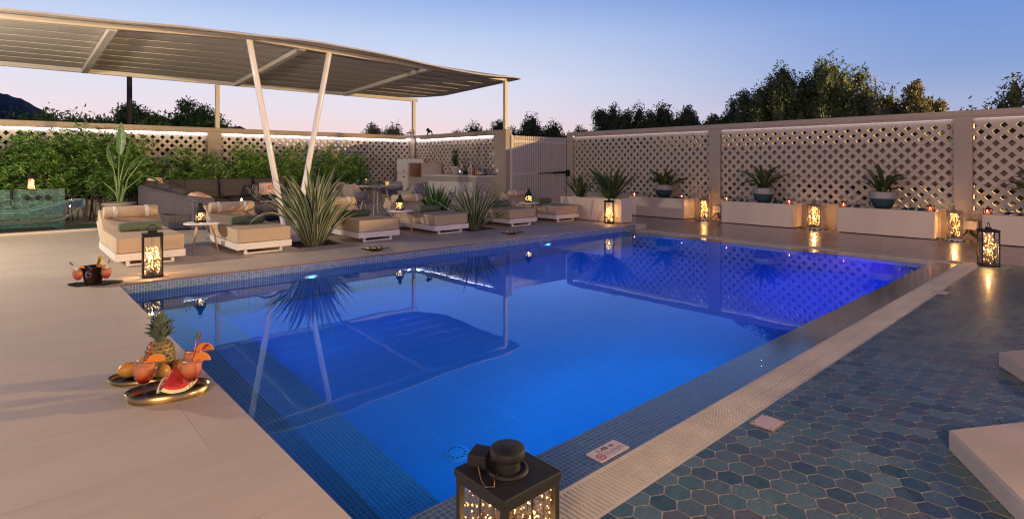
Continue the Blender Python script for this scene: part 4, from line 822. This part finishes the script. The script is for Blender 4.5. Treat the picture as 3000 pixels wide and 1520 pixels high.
# ------------------------------------------------------------------ dining set
t=T('dining_table','round dining table with thin top set with glasses and plates','dining table',(7.15,13.15,0)); MB().lathe([(0,.72),(.66,.72),(.68,.73),(.68,.742),(0,.742)],44).build('tabletop',M('table_stone',(.42,.37,.32),.35),t)
for k in range(4):
    a=PI/4+k*PI/2+.15; MB().tube([(.25*math.cos(a),.25*math.sin(a),.72),(.3*math.cos(a),.3*math.sin(a),.5),(.42*math.cos(a),.42*math.sin(a),.0)],.022,8).build('leg',metw,t)
chM=M('chair_fabric',(.34,.285,.235),.8,var=.08,bump=.2,bs=300)
def chair():
    t=T('dining_chair','','dining chair',(0,0,0),0,'taupe tub chairs around the dining table') # faces +x
    vs=[];n=28; m=MB(); hi=[]
    for i in range(n+1):
        a=R(48)+R(264)*i/n; x=math.cos(a)*.29; y=math.sin(a)*.30; bk_=max(0,-math.cos(a)); h=.64+ (.17*min(1,max(0,(bk_-.45)/.3)))
        lean=1+.1*bk_; hi.append((x,y,h))
        for q,(s_,z) in enumerate(((.80,.42),(.97,.52),(1.0*lean,h),(.92*lean,h+.004),(.88,.5),(.74,.44))): vs.append((x*s_,y*s_,z))
    m.add(vs,[(i*6+k,i*6+(k+1)%6,(i+1)*6+(k+1)%6,(i+1)*6+k) for i in range(n) for k in range(6)],0,True); m.add(vs[:6],[(0,1,2,3,4,5)]); m.add(vs[-6:],[(5,4,3,2,1,0)]); m.build('shell',chM,t)
    MB().lathe([(0,.40),(.22,.40),(.25,.42),(.25,.455),(.22,.475),(0,.48)],24).build('seat',chM,t)
    for sx_ in(-1,1):
        for sy_ in(-1,1): MB().tube([(sx_*.14,sy_*.14,.405),(sx_*.24,sy_*.22,0)],[.02,.013],8).build('leg',M('pale_wood',(.45,.38,.30),.6) if 'pale_wood' not in bpy.data.materials else bpy.data.materials['pale_wood'],t)
    return t
C0=chair(); C0['label']='dining chair left of the table, its curved back to the camera'; C0.location=(6.42,12.83,0); C0.rotation_euler=(0,0,.45)
for x,y,l in ((6.05,13.5,'leftmost dining chair, half behind the big phormium'),(7.62,12.3,'dining chair on the near right of the table, open side to the left'),(6.75,14.0,'dining chair behind the table at its left'),(7.95,13.75,'dining chair behind the table at its right'),(8.25,12.95,'dining chair farthest right, towards the bar counter')):
    dup(C0,(x,y,0),math.atan2(13.15-y,7.15-x),l)
def wineglass(x,y,l):
    t=T('wine_glass',l,'glass',(x,y,.743),0,'empty wine glasses on the dining table'); MB().lathe([(0,0),(.032,.001),(.006,.008),(.004,.07),(.02,.085),(.038,.12),(.04,.15),(.033,.185)],20).build('glass',clearG,t)
for x,y,l in ((6.72,13.3,'leftmost wine glass on the dining table'),(6.95,12.85,'wine glass left of the flowers'),(7.35,12.8,'wine glass right of the flowers'),(7.65,13.2,'rightmost wine glass on the dining table')): wineglass(x,y,l)
for i,(x,y,l) in enumerate(((6.75,13.1,'round plate at the left side of the table'),(7.15,12.7,'round plate on the near side of the table'),(7.6,13.1,'round plate at the right side of the table'))):
    tag(MB().lathe([(0,0),(.08,0),(.13,.012),(.128,.016),(.08,.005),(0,.005)],28).build('plate',whitem,loc=(x,y,.743)),l,'plate','plates on the dining table')
t=T('hurricane_candle','dark glass hurricane candle on the dining table','candle holder',(6.95,13.3,.743)); MB().lathe([(0,0),(.06,0),(.06,.16),(.055,.16),(.055,.01)],20).build('glass',M('smoked_glass',(.10,.10,.08),.15,coat=1),t); MB().ball((0,0,.155),.012,8).build('flame',emit('small_flame',(1,.6,.1),14),t)
t=T('flower_arrangement','low bunch of pink and cream flowers on the dining table','flowers',(7.2,13.15,.743)); m=MB(); m2=MB(); r=random.Random(12)
for i in range(260): d_=rv(r); d_.z=abs(d_.z); leaf(m,Vector((d_.x*.12,d_.y*.12,.02+d_.z*.08)),d_,Vector((0,0,1)),.06,.022)
for i in range(13):
    d_=rv(r); d_.z=abs(d_.z)*.8+.2; c=Vector((d_.x*.12,d_.y*.12,.06+d_.z*.09))
    for k in range(14): leaf(m2,c,rv(r)+d_,Vector((0,0,1)),.03,.024)
m.build('foliage',leafH,t); m2.build('blossoms',flowM,t)
t=T('yellow_candle_cup','yellow glowing candle cup beside the flowers','candle holder',(7.42,13.05,.743)); MB().lathe([(0,0),(.04,0),(.048,.1),(.044,.1)],18).build('cup',emit('yellow_cup',(.9,.55,.05),.6),t); MB().ball((0,0,.08),.012,8).build('flame',flameM,t)

# ------------------------------------------------------------------ outdoor kitchen
t=T('bar_counter','beige masonry bar counter with white cupboard doors','counter',(0,0,0)); X0=10.0; cM=M('counter_render',(.44,.36,.30),.7,bump=.1,bs=80,var=.06)
m=MB(); m.box(X0,12.6,0,10.745,12.75,.93); m.box(X0,15.1,0,10.745,15.34,.93); m.box(10.5,12.75,0,10.745,15.1,.93); m.box(X0,12.75,.78,10.5,15.1,.93); m.box(X0,12.75,0,10.5,15.1,.06); m.build('body',cM,t)
B(X0-.01,12.59,.932,10.745,15.34,.965).build('worktop',whitem,t,bev=.003)
for a,b in ((12.77,13.52),(13.53,14.28),(14.29,15.08)): dr=B(X0+.03,a,.07,X0+.05,b,.775).build('door',whitem,t,bev=.002); B(X0+.01,a+.05,.35,X0+.025,a+.07,.65).build('handle',steelM,dr)
t=T('barbecue_niche','brick-lined barbecue niche left of the bar counter','barbecue',(0,0,0)); m=MB(); m.box(X0,15.345,0,10.745,16.19,.88); m.box(X0,15.345,.88,10.745,15.42,1.34); m.box(X0,16.14,.88,10.745,16.19,1.34); m.box(10.62,15.42,.88,10.745,16.14,1.34); m.build('housing',cM,t); MB().box(10.4,15.425,.885,10.618,16.1,1.335).box(10.02,16.102,.885,10.618,16.138,1.335).build('brick_lining',bbqM,t); B(10.02,15.5,.883,10.3,16.0,.90).build('grill',blackM,t)
t=T('fridge','white two-door fridge in the wall corner behind the niche','fridge',(9.95,16.2,0)); B(.03,0,.03,.65,.62,1.47).build('body',whitem,t,bev=.01)
for a,b in ((.03,1.0),(1.012,1.465)): dr=B(-.03,.005,a,.026,.615,b).build('door',whitem,t,bev=.012); B(-.045,.08,(b-.14 if a<.5 else a+.05),-.031,.2,(b-.11 if a<.5 else a+.075)).build('handle',greyM,dr)
t=T('plant_pot','beige tapered pot on the bar counter','plant pot',(10.35,14.05,.966)); MB().lathe([(0,0),(.09,0),(.125,.24),(.13,.27),(.115,.27),(.1,.24),(0,.23)],28).build('pot',potM,t)
t=T('bushy_pot_plant','dense dark green plant in the beige pot on the counter','plant',(10.35,14.05,1.19)); m=MB(); r=random.Random(6)
m.tube([(0,0,0),(0,0,.42)],.008,5)
for i in range(420): z=r.uniform(.02,.5); a=r.uniform(0,6.28); d_=Vector((math.cos(a),math.sin(a),r.uniform(.1,.9))); leaf(m,Vector((math.cos(a)*.03,math.sin(a)*.03,z)),d_,Vector((0,0,1)),r.uniform(.1,.17)*(1-.5*z),.022)
m.build('foliage',leafD,t)
t=T('olive_pot_plant','airy olive-like plant on the counter beside the beige pot','plant',(10.5,13.75,.966)); MB().lathe([(0,0),(.06,0),(.08,.13),(0,.13)],18).build('pot',blackM,t); m=MB()
for i in range(18):
    a=r.uniform(0,6.28); d_=Vector((math.cos(a)*.45,math.sin(a)*.45,1)).normalized(); L_=r.uniform(.25,.48)
    m.tube([(0,0,.12),Vector((0,0,.12))+d_*L_],.002,4,cap=False)
    for k in range(16): leaf(m,Vector((0,0,.12))+d_*L_*r.uniform(.3,1),rv(r)+d_*.4,Vector((0,0,1)),.05,.013)
m.build('foliage',leafO,t)
t=T('cocktail_shaker','steel cocktail shaker on the counter','shaker',(10.2,13.62,.966)); MB().lathe([(0,0),(.04,0),(.045,.02),(.05,.15),(.035,.2),(.03,.24),(0,.25)],20).build('body',steelM,t)
t=T('tap','tall white gooseneck tap on the counter','tap',(10.35,13.25,.966)); MB().tube([(0,0,0),(0,0,.3)]+[(0,.11-.11*math.cos(a),.3+.11*math.sin(a)) for a in [PI*i/12 for i in range(1,13)]]+[(0,.22,.26)],.013,10).build('spout',whitem,t); MB().tube([(0,0,.03),(0,-.08,.06)],.009,8).build('lever',whitem,t); MB().lathe([(0,0),(.03,0),(.03,.02),(0,.02)],16).build('base',whitem,t)
def bottle(x,y,h,r_,col,cap_,label,neck=.35):
    t=T('bottle',label,'bottle',(x,y,.966),0,'liquor bottles on the bar counter'); m=M('bottle_glass_'+cap_[0],col,.1,coat=1,var=.1)
    MB().lathe([(0,0),(r_,0),(r_,h*(1-neck)*.95),(r_*.4,h*(1-neck)+.03),(r_*.35,h*.93),(0,h*.93)],16).build('body',m,t); MB().lathe([(r_*.42,h*.85),(r_*.42,h),(0,h)],10).build('cap',M('cap_'+cap_[0],cap_[1],.4),t)
    MB().lathe([(r_+.001,h*.15),(r_+.001,h*.45)],16).build('paper_label',M('bottle_label_'+cap_[0],cap_[2],.6),t)
for a in ((10.25,12.99,.31,.035,(.5,.05,.02),('red',(.03,.03,.03),(.45,.04,.02)),'red liquor bottle, leftmost on the counter'),(10.35,12.93,.33,.033,(.35,.4,.42),('clear',(.2,.2,.2),(.6,.6,.6)),'clear bottle beside the red one'),(10.28,12.86,.29,.033,(.03,.02,.02),('dark',(.02,.02,.02),(.1,.03,.03)),'dark bottle right of the clear one'),(10.4,12.82,.27,.035,(.45,.16,.03),('amber',(.6,.5,.4),(.35,.08,.04)),'amber bottle behind the dark one'),(10.24,12.79,.28,.036,(.40,.20,.06),('whisky',(.5,.4,.3),(.6,.4,.15)),'squat amber bottle in the middle'),(10.34,12.72,.31,.034,(.30,.38,.45),('pale',(.5,.03,.04),(.65,.66,.7)),'pale bottle with a red cap'),(10.25,12.68,.24,.045,(.02,.13,.15),('teal',(.02,.08,.1),(.65,.35,.03)),'teal bottle with an orange label'),(10.4,12.64,.2,.05,(.03,.05,.05),('black',(.02,.02,.02),(.04,.06,.06)),'short dark round bottle at the pillar')): bottle(*a)
t=T('wall_sockets','white wall sockets with cable on the pillar beside the counter','socket',(10.742,12.55,1.0)); B(-.03,-.1,.05,.0,.0,.17).build('box',whitem,t); B(-.02,.1,.2,.0,.16,.28).build('socket',whitem,t); B(-.02,.1,.55,.0,.16,.63).build('socket',whitem,t); MB().tube([(-.02,-.05,.05),(-.04,-.02,-.01),(-.03,.06,.0),(-.05,.1,-.03)],.008,6).build('cable',blackM,t)

# ------------------------------------------------------------------ trays, drinks, fruit
def oval(a,b,h,mat,name='tray',th=.003,flare=.012):
    m=MB(); m.lathe([(0,.0015),(.96,.0015),(1,.006)],48,sx=a,sy=b); m.lathe([(1,0.0),(1+flare/a,h),(1+flare/a+th/a,h),(1+th/a,0)],48,sx=a,sy=b); return m
def cocktail(loc,label,straw=redS,slice_az=-.7,deco=None,s=1.25,rz=0,pick=None):
    t=T('cocktail',label,'cocktail',loc,rz,'orange and red cocktails in stemmed glasses'); t.scale=(s,)*3
    MB().lathe([(0,.001),(.034,.001),(.033,.004),(.008,.012),(.006,.03),(.009,.045),(.006,.058),(.02,.066),(.037,.09),(.044,.118),(.043,.142),(.036,.165),(.037,.166),(.0375,.165)],32).build('glass',clearG,t)
    MB().lathe([(0,.067),(.018,.068),(.0355,.092),(.0425,.118),(.0415,.14),(.039,.150),(0,.150)],32).build('drink',drinkM,t)
    sl=MB(); n=18; r0=.036
    pts=[(r0*math.cos(PI*i/n),r0*math.sin(PI*i/n)) for i in range(n+1)]
    for y_ in (-.003,.003): sl.add([(0,y_,0)]+[(a*.9,y_,b*.9) for a,b in pts],[tuple([0]+list(range(1,n+2)))] if y_<0 else [tuple([0]+list(range(n+1,0,-1)))])
    sl.add([(a*.9,-.003,b*.9) for a,b in pts]+[(a*.9,.003,b*.9) for a,b in pts],[(i,i+1,i+n+2,i+n+1) for i in range(n)])
    m_=TR(.045*math.cos(slice_az),.045*math.sin(slice_az),.155,.15,0,slice_az); o=sl.build('orange_slice',orangeM,t); o.matrix_local=m_
    rm=MB(); rm.tube([(a*.95,0,b*.95) for a,b in pts],.0035,6); o2=rm.build('peel',peelM,o)
    if straw: MB().tube([(.0,.0,.13),(.015*math.cos(slice_az),.015*math.sin(slice_az),.19),(.03,-.012,.245)],.0028,6).build('straw',straw,t)
    if pick:
        c_,dx,dy=pick; MB().tube([(0,.01,.13),(dx*.6,dy*.6,.2)],.0012,5).build('pick',whitem,t); f_=MB(); r_=random.Random(3)
        for i in range(34): d_=Vector((dx,dy,.08)).normalized()+rv(r_)*.55; leaf(f_,Vector((dx*.6,dy*.6,.2))+Vector((dx,dy,.08)).normalized()*r_.uniform(0,.035),d_,Vector((0,0,1)),.022,.006)
        f_.build('foil_tuft',c_,t)
    return t
# foreground brass tray, long axis along the image horizontal
az=math.atan2(-.671,.7415)+.42
t=tag(oval(.195,.115,.05,brassM).build('brass_tray',brassM,loc=(.69,3.64,0),rot=(0,0,az)),'oval brass tray with cocktails and a watermelon slice, nearest the pool','tray','brass trays')
t=tag(oval(.22,.12,.028,brassM).build('brass_tray',brassM,loc=(.68,4.02,0),rot=(0,0,az)),'brass tray under the mangoes and pineapple, behind the front tray','tray','brass trays')
Rv=Vector((.7415,-.671,0)); Fv=Vector((.671,.7416,0)); trc=Vector((.69,3.64,.002))
def onT(c,a,f,z=.002): v=c+Rv*a+Fv*f; return (v.x,v.y,z)
cocktail(onT(trc,-.115,-.035),'cocktail at the left end of the front brass tray',slice_az=RXa+.4)
cocktail(onT(trc,.125,.0),'cocktail with a pink foil pick at the right end of the front brass tray',slice_az=RXa+.2,pick=(pinkM,.06,-.05))
trc2=Vector((.68,4.02,.002))
cocktail(onT(trc,.05,.165,.002),'cocktail with a green foil pick standing behind the watermelon',slice_az=RXa+.3,pick=(yelG,.012,.0))
# watermelon: an eighth of a ball standing on its rind, apex up
t=T('watermelon_slice','red watermelon wedge between the two cocktails on the front tray','watermelon',onT(trc,.02,.015,.004)); Rm=.145
fl=MB(); pl_=MB(); rn=MB(); ex,ey,ez=Vector((1,0,0)),Vector((0,1,0)),Vector((0,0,1)); q=Vector((1,1,1)).rotation_difference(Vector((0,0,-1))); zr=Matrix.Rotation(RXa-.25,3,'Z')
ax=[zr@(q@v) for v in (ex,ey,ez)]; N=14; apex=Vector((0,0,Rm*1.0))
for i in range(3):
    a,b=ax[i],ax[(i+1)%3]
    def pt(rr,u): an=u*PI/2; return apex+(a*math.cos(an)+b*math.sin(an))*rr
    rings=[0.001,.3,.6,.86,.94,1.0]
    for k in range(5):
        tgt=fl if k<3 else pl_
        vs=[pt(Rm*rings[k],u/N) for u in range(N+1)]+[pt(Rm*rings[k+1],u/N) for u in range(N+1)]
        tgt.add(vs,[(u,u+1,u+N+2,u+N+1) for u in range(N)])
vs=[]
for i in range(N+1):
    for j in range(N+1):
        u=i/N;v=j/N; d_=(ax[0]*math.cos(u*PI/2)+ax[1]*math.sin(u*PI/2))*math.cos(v*PI/2)+ax[2]*math.sin(v*PI/2); vs.append(apex+d_*Rm)
rn.add(vs,[(i*(N+1)+j,i*(N+1)+j+1,(i+1)*(N+1)+j+1,(i+1)*(N+1)+j) for i in range(N) for j in range(N)],0,True)
sd=MB(); r=random.Random(9)
for i in range(26):
    k=i%3; a,b=ax[k],ax[(k+1)%3]; an=r.uniform(.15,1.42); nn_=-a.cross(b); p_=apex+(a*math.cos(an)+b*math.sin(an))*Rm*r.uniform(.45,.78)+nn_*.001; sd.ball(p_,.0032,6)
sd.build('seeds',blackM,t); fl.build('flesh',fleshM,t); pl_.build('white_rind',paleM,t); rn.build('rind',rindM,t)
def mango(c,sc,rz,label,mat=mangoM):
    o=MB().ball((0,0,0),1,20,sc=sc).build('mango',mat,loc=c,rot=(.2,.15,rz)); return tag(o,label,'mango','mangoes on the back brass tray')
mango(onT(trc2,-.135,-.02,.052),(.062,.048,.046),.2,'orange mango at the left front of the back tray'); mango(onT(trc2,-.095,.075,.054),(.06,.046,.045),-.4,'yellow-green mango at the left rear of the back tray',M('mango_yellow',(.62,.36,.06),.4,var=.3,vs=8))
mango(onT(trc2,-.02,-.05,.048),(.058,.044,.043),.3,'mango half hidden behind the left cocktail'); mango(onT(trc2,.135,.06,.05),(.055,.045,.043),.1,'mango at the right end of the back tray'); mango(onT(trc2,.075,-.035,.048),(.05,.044,.043),.6,'mango just behind the watermelon')
t=T('pineapple','whole pineapple with a leafy crown on the back brass tray','pineapple',onT(trc2,.01,.05,.004)); t.scale=(1.02,1.02,1.1); m=MB(); m.lathe([(0,0),(.05,.005),(.072,.04),(.078,.09),(.072,.14),(.05,.172),(.02,.18),(0,.18)],28); m.build('body',pineM,t); m=MB(); r=random.Random(2)
def prad(z): 
    pr_=[(0,.04),(.005,.05),(.04,.072),(.09,.078),(.14,.072),(.172,.05),(.18,.03)]
    for (a,b),(c,d_) in zip(pr_,pr_[1:]):
        if a<=z<=c: return b+(d_-b)*(z-a)/(c-a)
    return .03
for row in range(9):
    z=.014+row*.0195; rr=prad(z); n=13
    for k in range(n):
        a=2*PI*(k+(row%2)*.5)/n; c=Vector((math.cos(a)*rr,math.sin(a)*rr,z)); o_=Vector((math.cos(a),math.sin(a),0)); s_=Vector((-math.sin(a),math.cos(a),0)); u_=Vector((0,0,1)); ww=PI*rr/n*.92
        m.add([c-s_*ww,c-u_*.0125,c+s_*ww,c+u_*.0125,c+o_*.007+u_*.002],[(0,1,4),(1,2,4),(2,3,4),(3,0,4)])
        m.add([c+o_*.006-s_*.003,c+o_*.006+s_*.003,c+o_*.012+u_*.009],[(0,1,2)])
m.build('eyes',pineE,t); m=MB()
for i in range(86):
    lv=i/86; a=i*2.4; ribbon(m,(math.cos(a)*.016,math.sin(a)*.016,.172+lv*.085),a,.62-.5*lv,.075+.035*r.random(),.034-.01*lv,.25-.1*lv+(1.3 if r.random()<.3 else 0),r,False,7,0)
m.build('crown',[crownM,crownM],t)
# ice bucket tray
bc=Vector((.70,7.52,0))
t=tag(oval(.235,.10,.016,blackM,flare=.022).build('serving_tray',blackM,loc=(.745,7.56,0),rot=(0,0,RXa+.32)),'oval black tray under the champagne bucket','tray')
t=T('ice_bucket','dark hammered champagne bucket on the black tray','bucket',onT(bc,-.0,.03,.003)); MB().lathe([(0,.0),(.072,.0),(.075,.004),(.108,.19),(.112,.192),(.109,.196),(.104,.192),(.072,.01),(0,.01)],36).build('body',M('hammered_bronze',(.09,.05,.035),.3,metal=.9,bump=.6,bs=60,var=.2),t)
t=T('champagne_bottle','gold-topped bottle leaning in the ice bucket','bottle',onT(bc,.0,.04,.03)); mm_=TR(0,0,0,.0,-.25,RXa+PI); MB().lathe([(0,0),(.035,0),(.035,.12),(.015,.17),(.014,.2)],16,mat=mm_).build('glass_body',M('green_bottle',(.03,.06,.02),.15),t); MB().lathe([(.0155,.165),(.016,.25),(.019,.252),(.02,.275),(.014,.283),(0,.285)],16,mat=mm_).build('gold_foil',goldM,t)
t=T('ice_tongs','silver tongs hooked over the front of the bucket rim','tongs',onT(bc,.02,-.07,.12)); MB().tube([(.0,0,.1)]+[(.03*math.sin(i*.9),-.02-.004*i,.09-.012*i) for i in range(6)],.003,5).build('arm',steelM,t); MB().tube([(.0,-.03,.02)]+[(.025*math.cos(a),-.04,.01+.025*math.sin(a)) for a in [i*.5 for i in range(13)]],.0025,5).build('ring',steelM,t)
cocktail(onT(bc,-.08,-.08,.003),'cocktail with a purple foil pick in front of the champagne bucket',straw=None,s=1.1,slice_az=RXa+PI/2,pick=(purpM,-.06,.03)); cocktail(onT(bc,.155,.01,.003),'cocktail with a gold pick at the right end of the black tray',straw=None,s=1.1,slice_az=RXa+PI,pick=(goldM,.03,.01))
# gold apple candles on leaf dishes
appM=M('aged_gold',(.38,.27,.10),.3,metal=.9,var=.3,vs=15); capM=M('silver_cap',(.55,.5,.47),.35,metal=.6)
for (cx,cy,l) in ((4.12,7.62,'left'),(6.98,7.72,'right')):
    t=T('leaf_dish','dark leaf-shaped dish with three gold apples, '+l+' one on the pool edge','dish',(cx,cy,0),RXa+.25,'leaf dishes on the pool edge'); m=MB(); n=18; vs=[]
    for i in range(n+1):
        u=i/n*2-1; w_=.075*max(0,1-abs(u)**2.2)**.8; z=.008+.028*u*u
        vs+=[(u*.2,-w_,z+.012),(u*.2,0,z),(u*.2,w_,z+.012)]
    m.add(vs,[(i*3+k,i*3+k+1,i*3+k+4,i*3+k+3) for i in range(n) for k in range(2)],0,True); m.build('dish',M('dark_leaf_metal',(.05,.045,.03),.35,metal=.7),t); MB().tube([(.19,0,.03),(.23,0,.05)],.006,6).build('stem',blackM,t); B(-.06,-.02,0,.06,.02,.008).build('foot',blackM,t)
    for k,(a,dn) in enumerate(((-.085,'left'),(0,'middle'),(.078,'right'))):
        p0=Vector((cx,cy,0))+Matrix.Rotation(RXa+.25,3,'Z')@Vector((a,0,0)); t2=T('gold_apple',dn+' gold apple on the '+l+' leaf dish','ornament',(p0.x,p0.y,.012),0,'gold apples on leaf dishes'); MB().lathe([(0,.002),(.02,0),(.035,.02),(.036,.04),(.028,.06),(.012,.066),(0,.062)],18).build('body',appM,t2); MB().lathe([(.029,.059),(.02,.07),(.005,.071),(.004,.095),(0,.096)],14).build('cap',capM,t2)

# ------------------------------------------------------------------ pool hardware
t=T('depth_sign','white depth plate reading 1,40 m with a no-diving symbol','sign',(2.2,1.73,-.104)); B(-.107,-.05,-.004,.107,.05,.002).build('plate',M('enamel_plate',(.50,.43,.42),.35,var=.05),t,bev=.001)
def ring(mb,cx,cy,r0,r1,z,n=32): mb.add([(cx+r_*math.cos(2*PI*k/n),cy+r_*math.sin(2*PI*k/n),z) for r_ in (r0,r1) for k in range(n)],[(k,(k+1)%n,n+(k+1)%n,n+k)[::-1] for k in range(n)])
m=MB(); ring(m,-.073,-.018,.0195,.0245,.0032); c_=(-.073,-.018); m.add([(c_[0]+a,c_[1]+b,.0034) for a,b in ((-.016,.013),(-.013,.016),(.016,-.013),(.013,-.016))],[(0,3,2,1)]); m.build('prohibition_ring',M('sign_red',(.35,.03,.05),.5),t)
m=MB(); m.add([(c_[0]+a,c_[1]+b,.0029) for a,b in ((-.012,-.004),(-.002,-.001),(.012,.004),(.013,.007),(-.003,.003),(-.013,-.001))],[(0,1,4,5),(1,2,3,4)]); ring(m,c_[0]+.009,c_[1]-.009,0.0001,.003,.0029,10)
for dy in (0,-.014):
    pts=[(-.035+.125*i/40,-.012+dy+.0055*math.sin(i/40*PI*5.2)) for i in range(41)]
    m.add([(a,b+w_,.0031) for w_ in (-.0013,.0013) for a,b in pts],[(i,i+1,i+42,i+41) for i in range(40)])
m.build('waves',M('sign_black',(.03,.025,.04),.5),t)
tx=bpy.data.curves.new('txt','FONT'); tx.body='1,40 m'; tx.size=.040; tx.align_x='CENTER'; tx.align_y='CENTER'; tx.extrude=.0002; tx.space_character=1.12; to=bpy.data.objects.new('txt',tx); COL.objects.link(to); bpy.context.view_layer.update()
me=bpy.data.meshes.new_from_object(to.evaluated_get(bpy.context.evaluated_depsgraph_get())); bpy.data.objects.remove(to); me.materials.clear(); me.materials.append(bpy.data.materials['sign_black']); o=bpy.data.objects.new('lettering',me); COL.objects.link(o); o.parent=t; o.location=(.005,.022,.0032)
for i,(x,y,l) in enumerate(((3.07,1.33,'small cream cover plate with four screws beside the gutter, in the foreground'),(7.57,1.41,'small cream cover plate beside the gutter near the far lantern'))):
    t=T('cover_plate',l,'cover plate',(x,y,-.1),0,'cream cover plates in the tiles'); B(-.08,-.065,-.003,.08,.065,.004).build('frame',M('plate_frame',(.36,.25,.17),.6) if i==0 else bpy.data.materials['plate_frame'],t); B(-.072,-.057,.002,.072,.057,.007).build('lid',M('plate_lid',(.52,.44,.42),.5) if i==0 else bpy.data.materials['plate_lid'],t)
    for a in(-.06,.06):
        for b in(-.045,.045): MB().tube([(a,b,.006),(a,b,.0085)],.004,8).build('screw',blackM,t)
for pl_,l in (([(3.44,.61),(2.07,-.23),(3.0,-1.5),(4.15,.19)],'large pale concrete block in the lower right corner'),([(5.13,.63),(4.55,.30),(5.3,-.9),(6.2,.0)],'pale concrete block at the right edge, farther away')):
    o=slab(MB(),pl_,-.102,.0).build('concrete_block',concM,bev=.012,seg=3); tag(o,l,'concrete block','low concrete blocks by the hex tiles')
def shallow(t):
    for c in t.children: c.scale=(1,.2,1)
def pool_lamp(x,y,z,ax_,label):
    rz={'-y':0,'+y':PI,'-x':-PI/2}[ax_]; t=T('pool_light',label,'pool light',(x,y,z),rz,'underwater pool lights'); m=MB(); m.lathe([(.12,0),(.12,.02),(.086,.03),(.086,0)],28,mat=Matrix.Rotation(PI/2,4,'X')); m.build('bezel',whitem,t); m=MB(); m.lathe([(.085,.018),(.05,.03),(0,.034)],28,mat=Matrix.Rotation(PI/2,4,'X')); m.build('lens',poolL,t)
    return t
PCOL=(.05,.22,1.0); PV=(.22,.08,1.0)
for (x,y,z,ax_,l,e,c_) in ((3.0,7.265,-.42,'-y','pool light under the water in the far long wall, left one',260,(.0,.15,1)),(7.35,7.18,-.42,'-y','pool light under the water in the far long wall, right one',430,(.0,.13,1)),(8.3,1.946,-.5,'+y','pool light in the near long wall, violet glow',270,(.12,.035,1))):
    t=pool_lamp(x,y,z,ax_,l); (shallow(t) if ax_=='+y' else None); o=light('pool_lamp','SPOT',(0,-.04,0),e,c_,t,.03,spot_size=R(172),spot_blend=.5); o.rotation_euler=(-PI/2*.9,0,0)
t=T('pool_lamp_row','pool light in the near long wall close to the lantern corner','pool light',(3.6,1.946,-.38),PI,'underwater pool lights'); MB().lathe([(.12,0),(.12,.02),(.086,.03),(.086,0)],28,mat=Matrix.Rotation(PI/2,4,'X')).build('bezel',whitem,t); MB().lathe([(.085,.018),(.05,.03),(0,.034)],28,mat=Matrix.Rotation(PI/2,4,'X')).build('lens',poolL,t)
shallow(t); o=light('pool_lamp','SPOT',(0,-.03,0),215,(.0,.34,1),t,.03,spot_size=R(172),spot_blend=.5); o.rotation_euler=(-PI/2*.9,0,0)
t=T('main_drain','round white perforated drain on the pool floor','drain',(2.39,3.23,zb)); m=MB(); m.lathe([(0,.012),(.05,.012),(.085,.01),(.1,.0)],28); m.build('cover',M('drain_plastic',(.10,.36,.5),.5),t); m=MB()
for k in range(12): a=k*PI/6; m.tube([(math.cos(a)*.06,math.sin(a)*.06,.01),(math.cos(a)*.06,math.sin(a)*.06,.0125)],.008,6)
m.build('holes',blackM,t)

# ------------------------------------------------------------------ lamps outside the picture
def post_lamp(name,label,loc,h,col,e,hr=.12,es=20):
    t=T(name,label,'lamp',loc); z=h-loc[2]; MB().tube([(0,0,0),(0,0,z-.15)],[.05,.035],10).build('pole',greyM,t); m=MB(); m.lathe([(0,z+.14),(.2,z+.10),(.16,z+.13),(0,z+.2)],16); m.build('shade',greyM,t)
    MB().ball((0,0,z-.01),.06,10).build('lamp_globe',emit(name+'_glow',col,es),t); light(name+'_light','POINT',(0,0,z-.01),e,col,t,hr); return t
SOD=(1,.66,.28)
post_lamp('street_lamp','street lamp with warm light beyond the right wall',(20.5,-5,-.16),3.97,SOD,26000,.10)
post_lamp('unseen_lamp','garden lamp at the left end of the terrace',(-3.2,10.6,0),2.6,(1,.84,.66),1700,.12)
post_lamp('unseen_lamp','added fill lamp behind the photographer on the left deck',(-3.5,-2.5,0),3.0,(1,.62,.36),1700,.4)  # added warm fill, unseen; post and globe only give it a body
post_lamp('unseen_lamp','added fill lamp behind the photographer on the hex tiles',(5.5,-5,-.1),3.0,(1,.60,.36),900,.4)  # second added fill, unseen, warms the tiles and planters
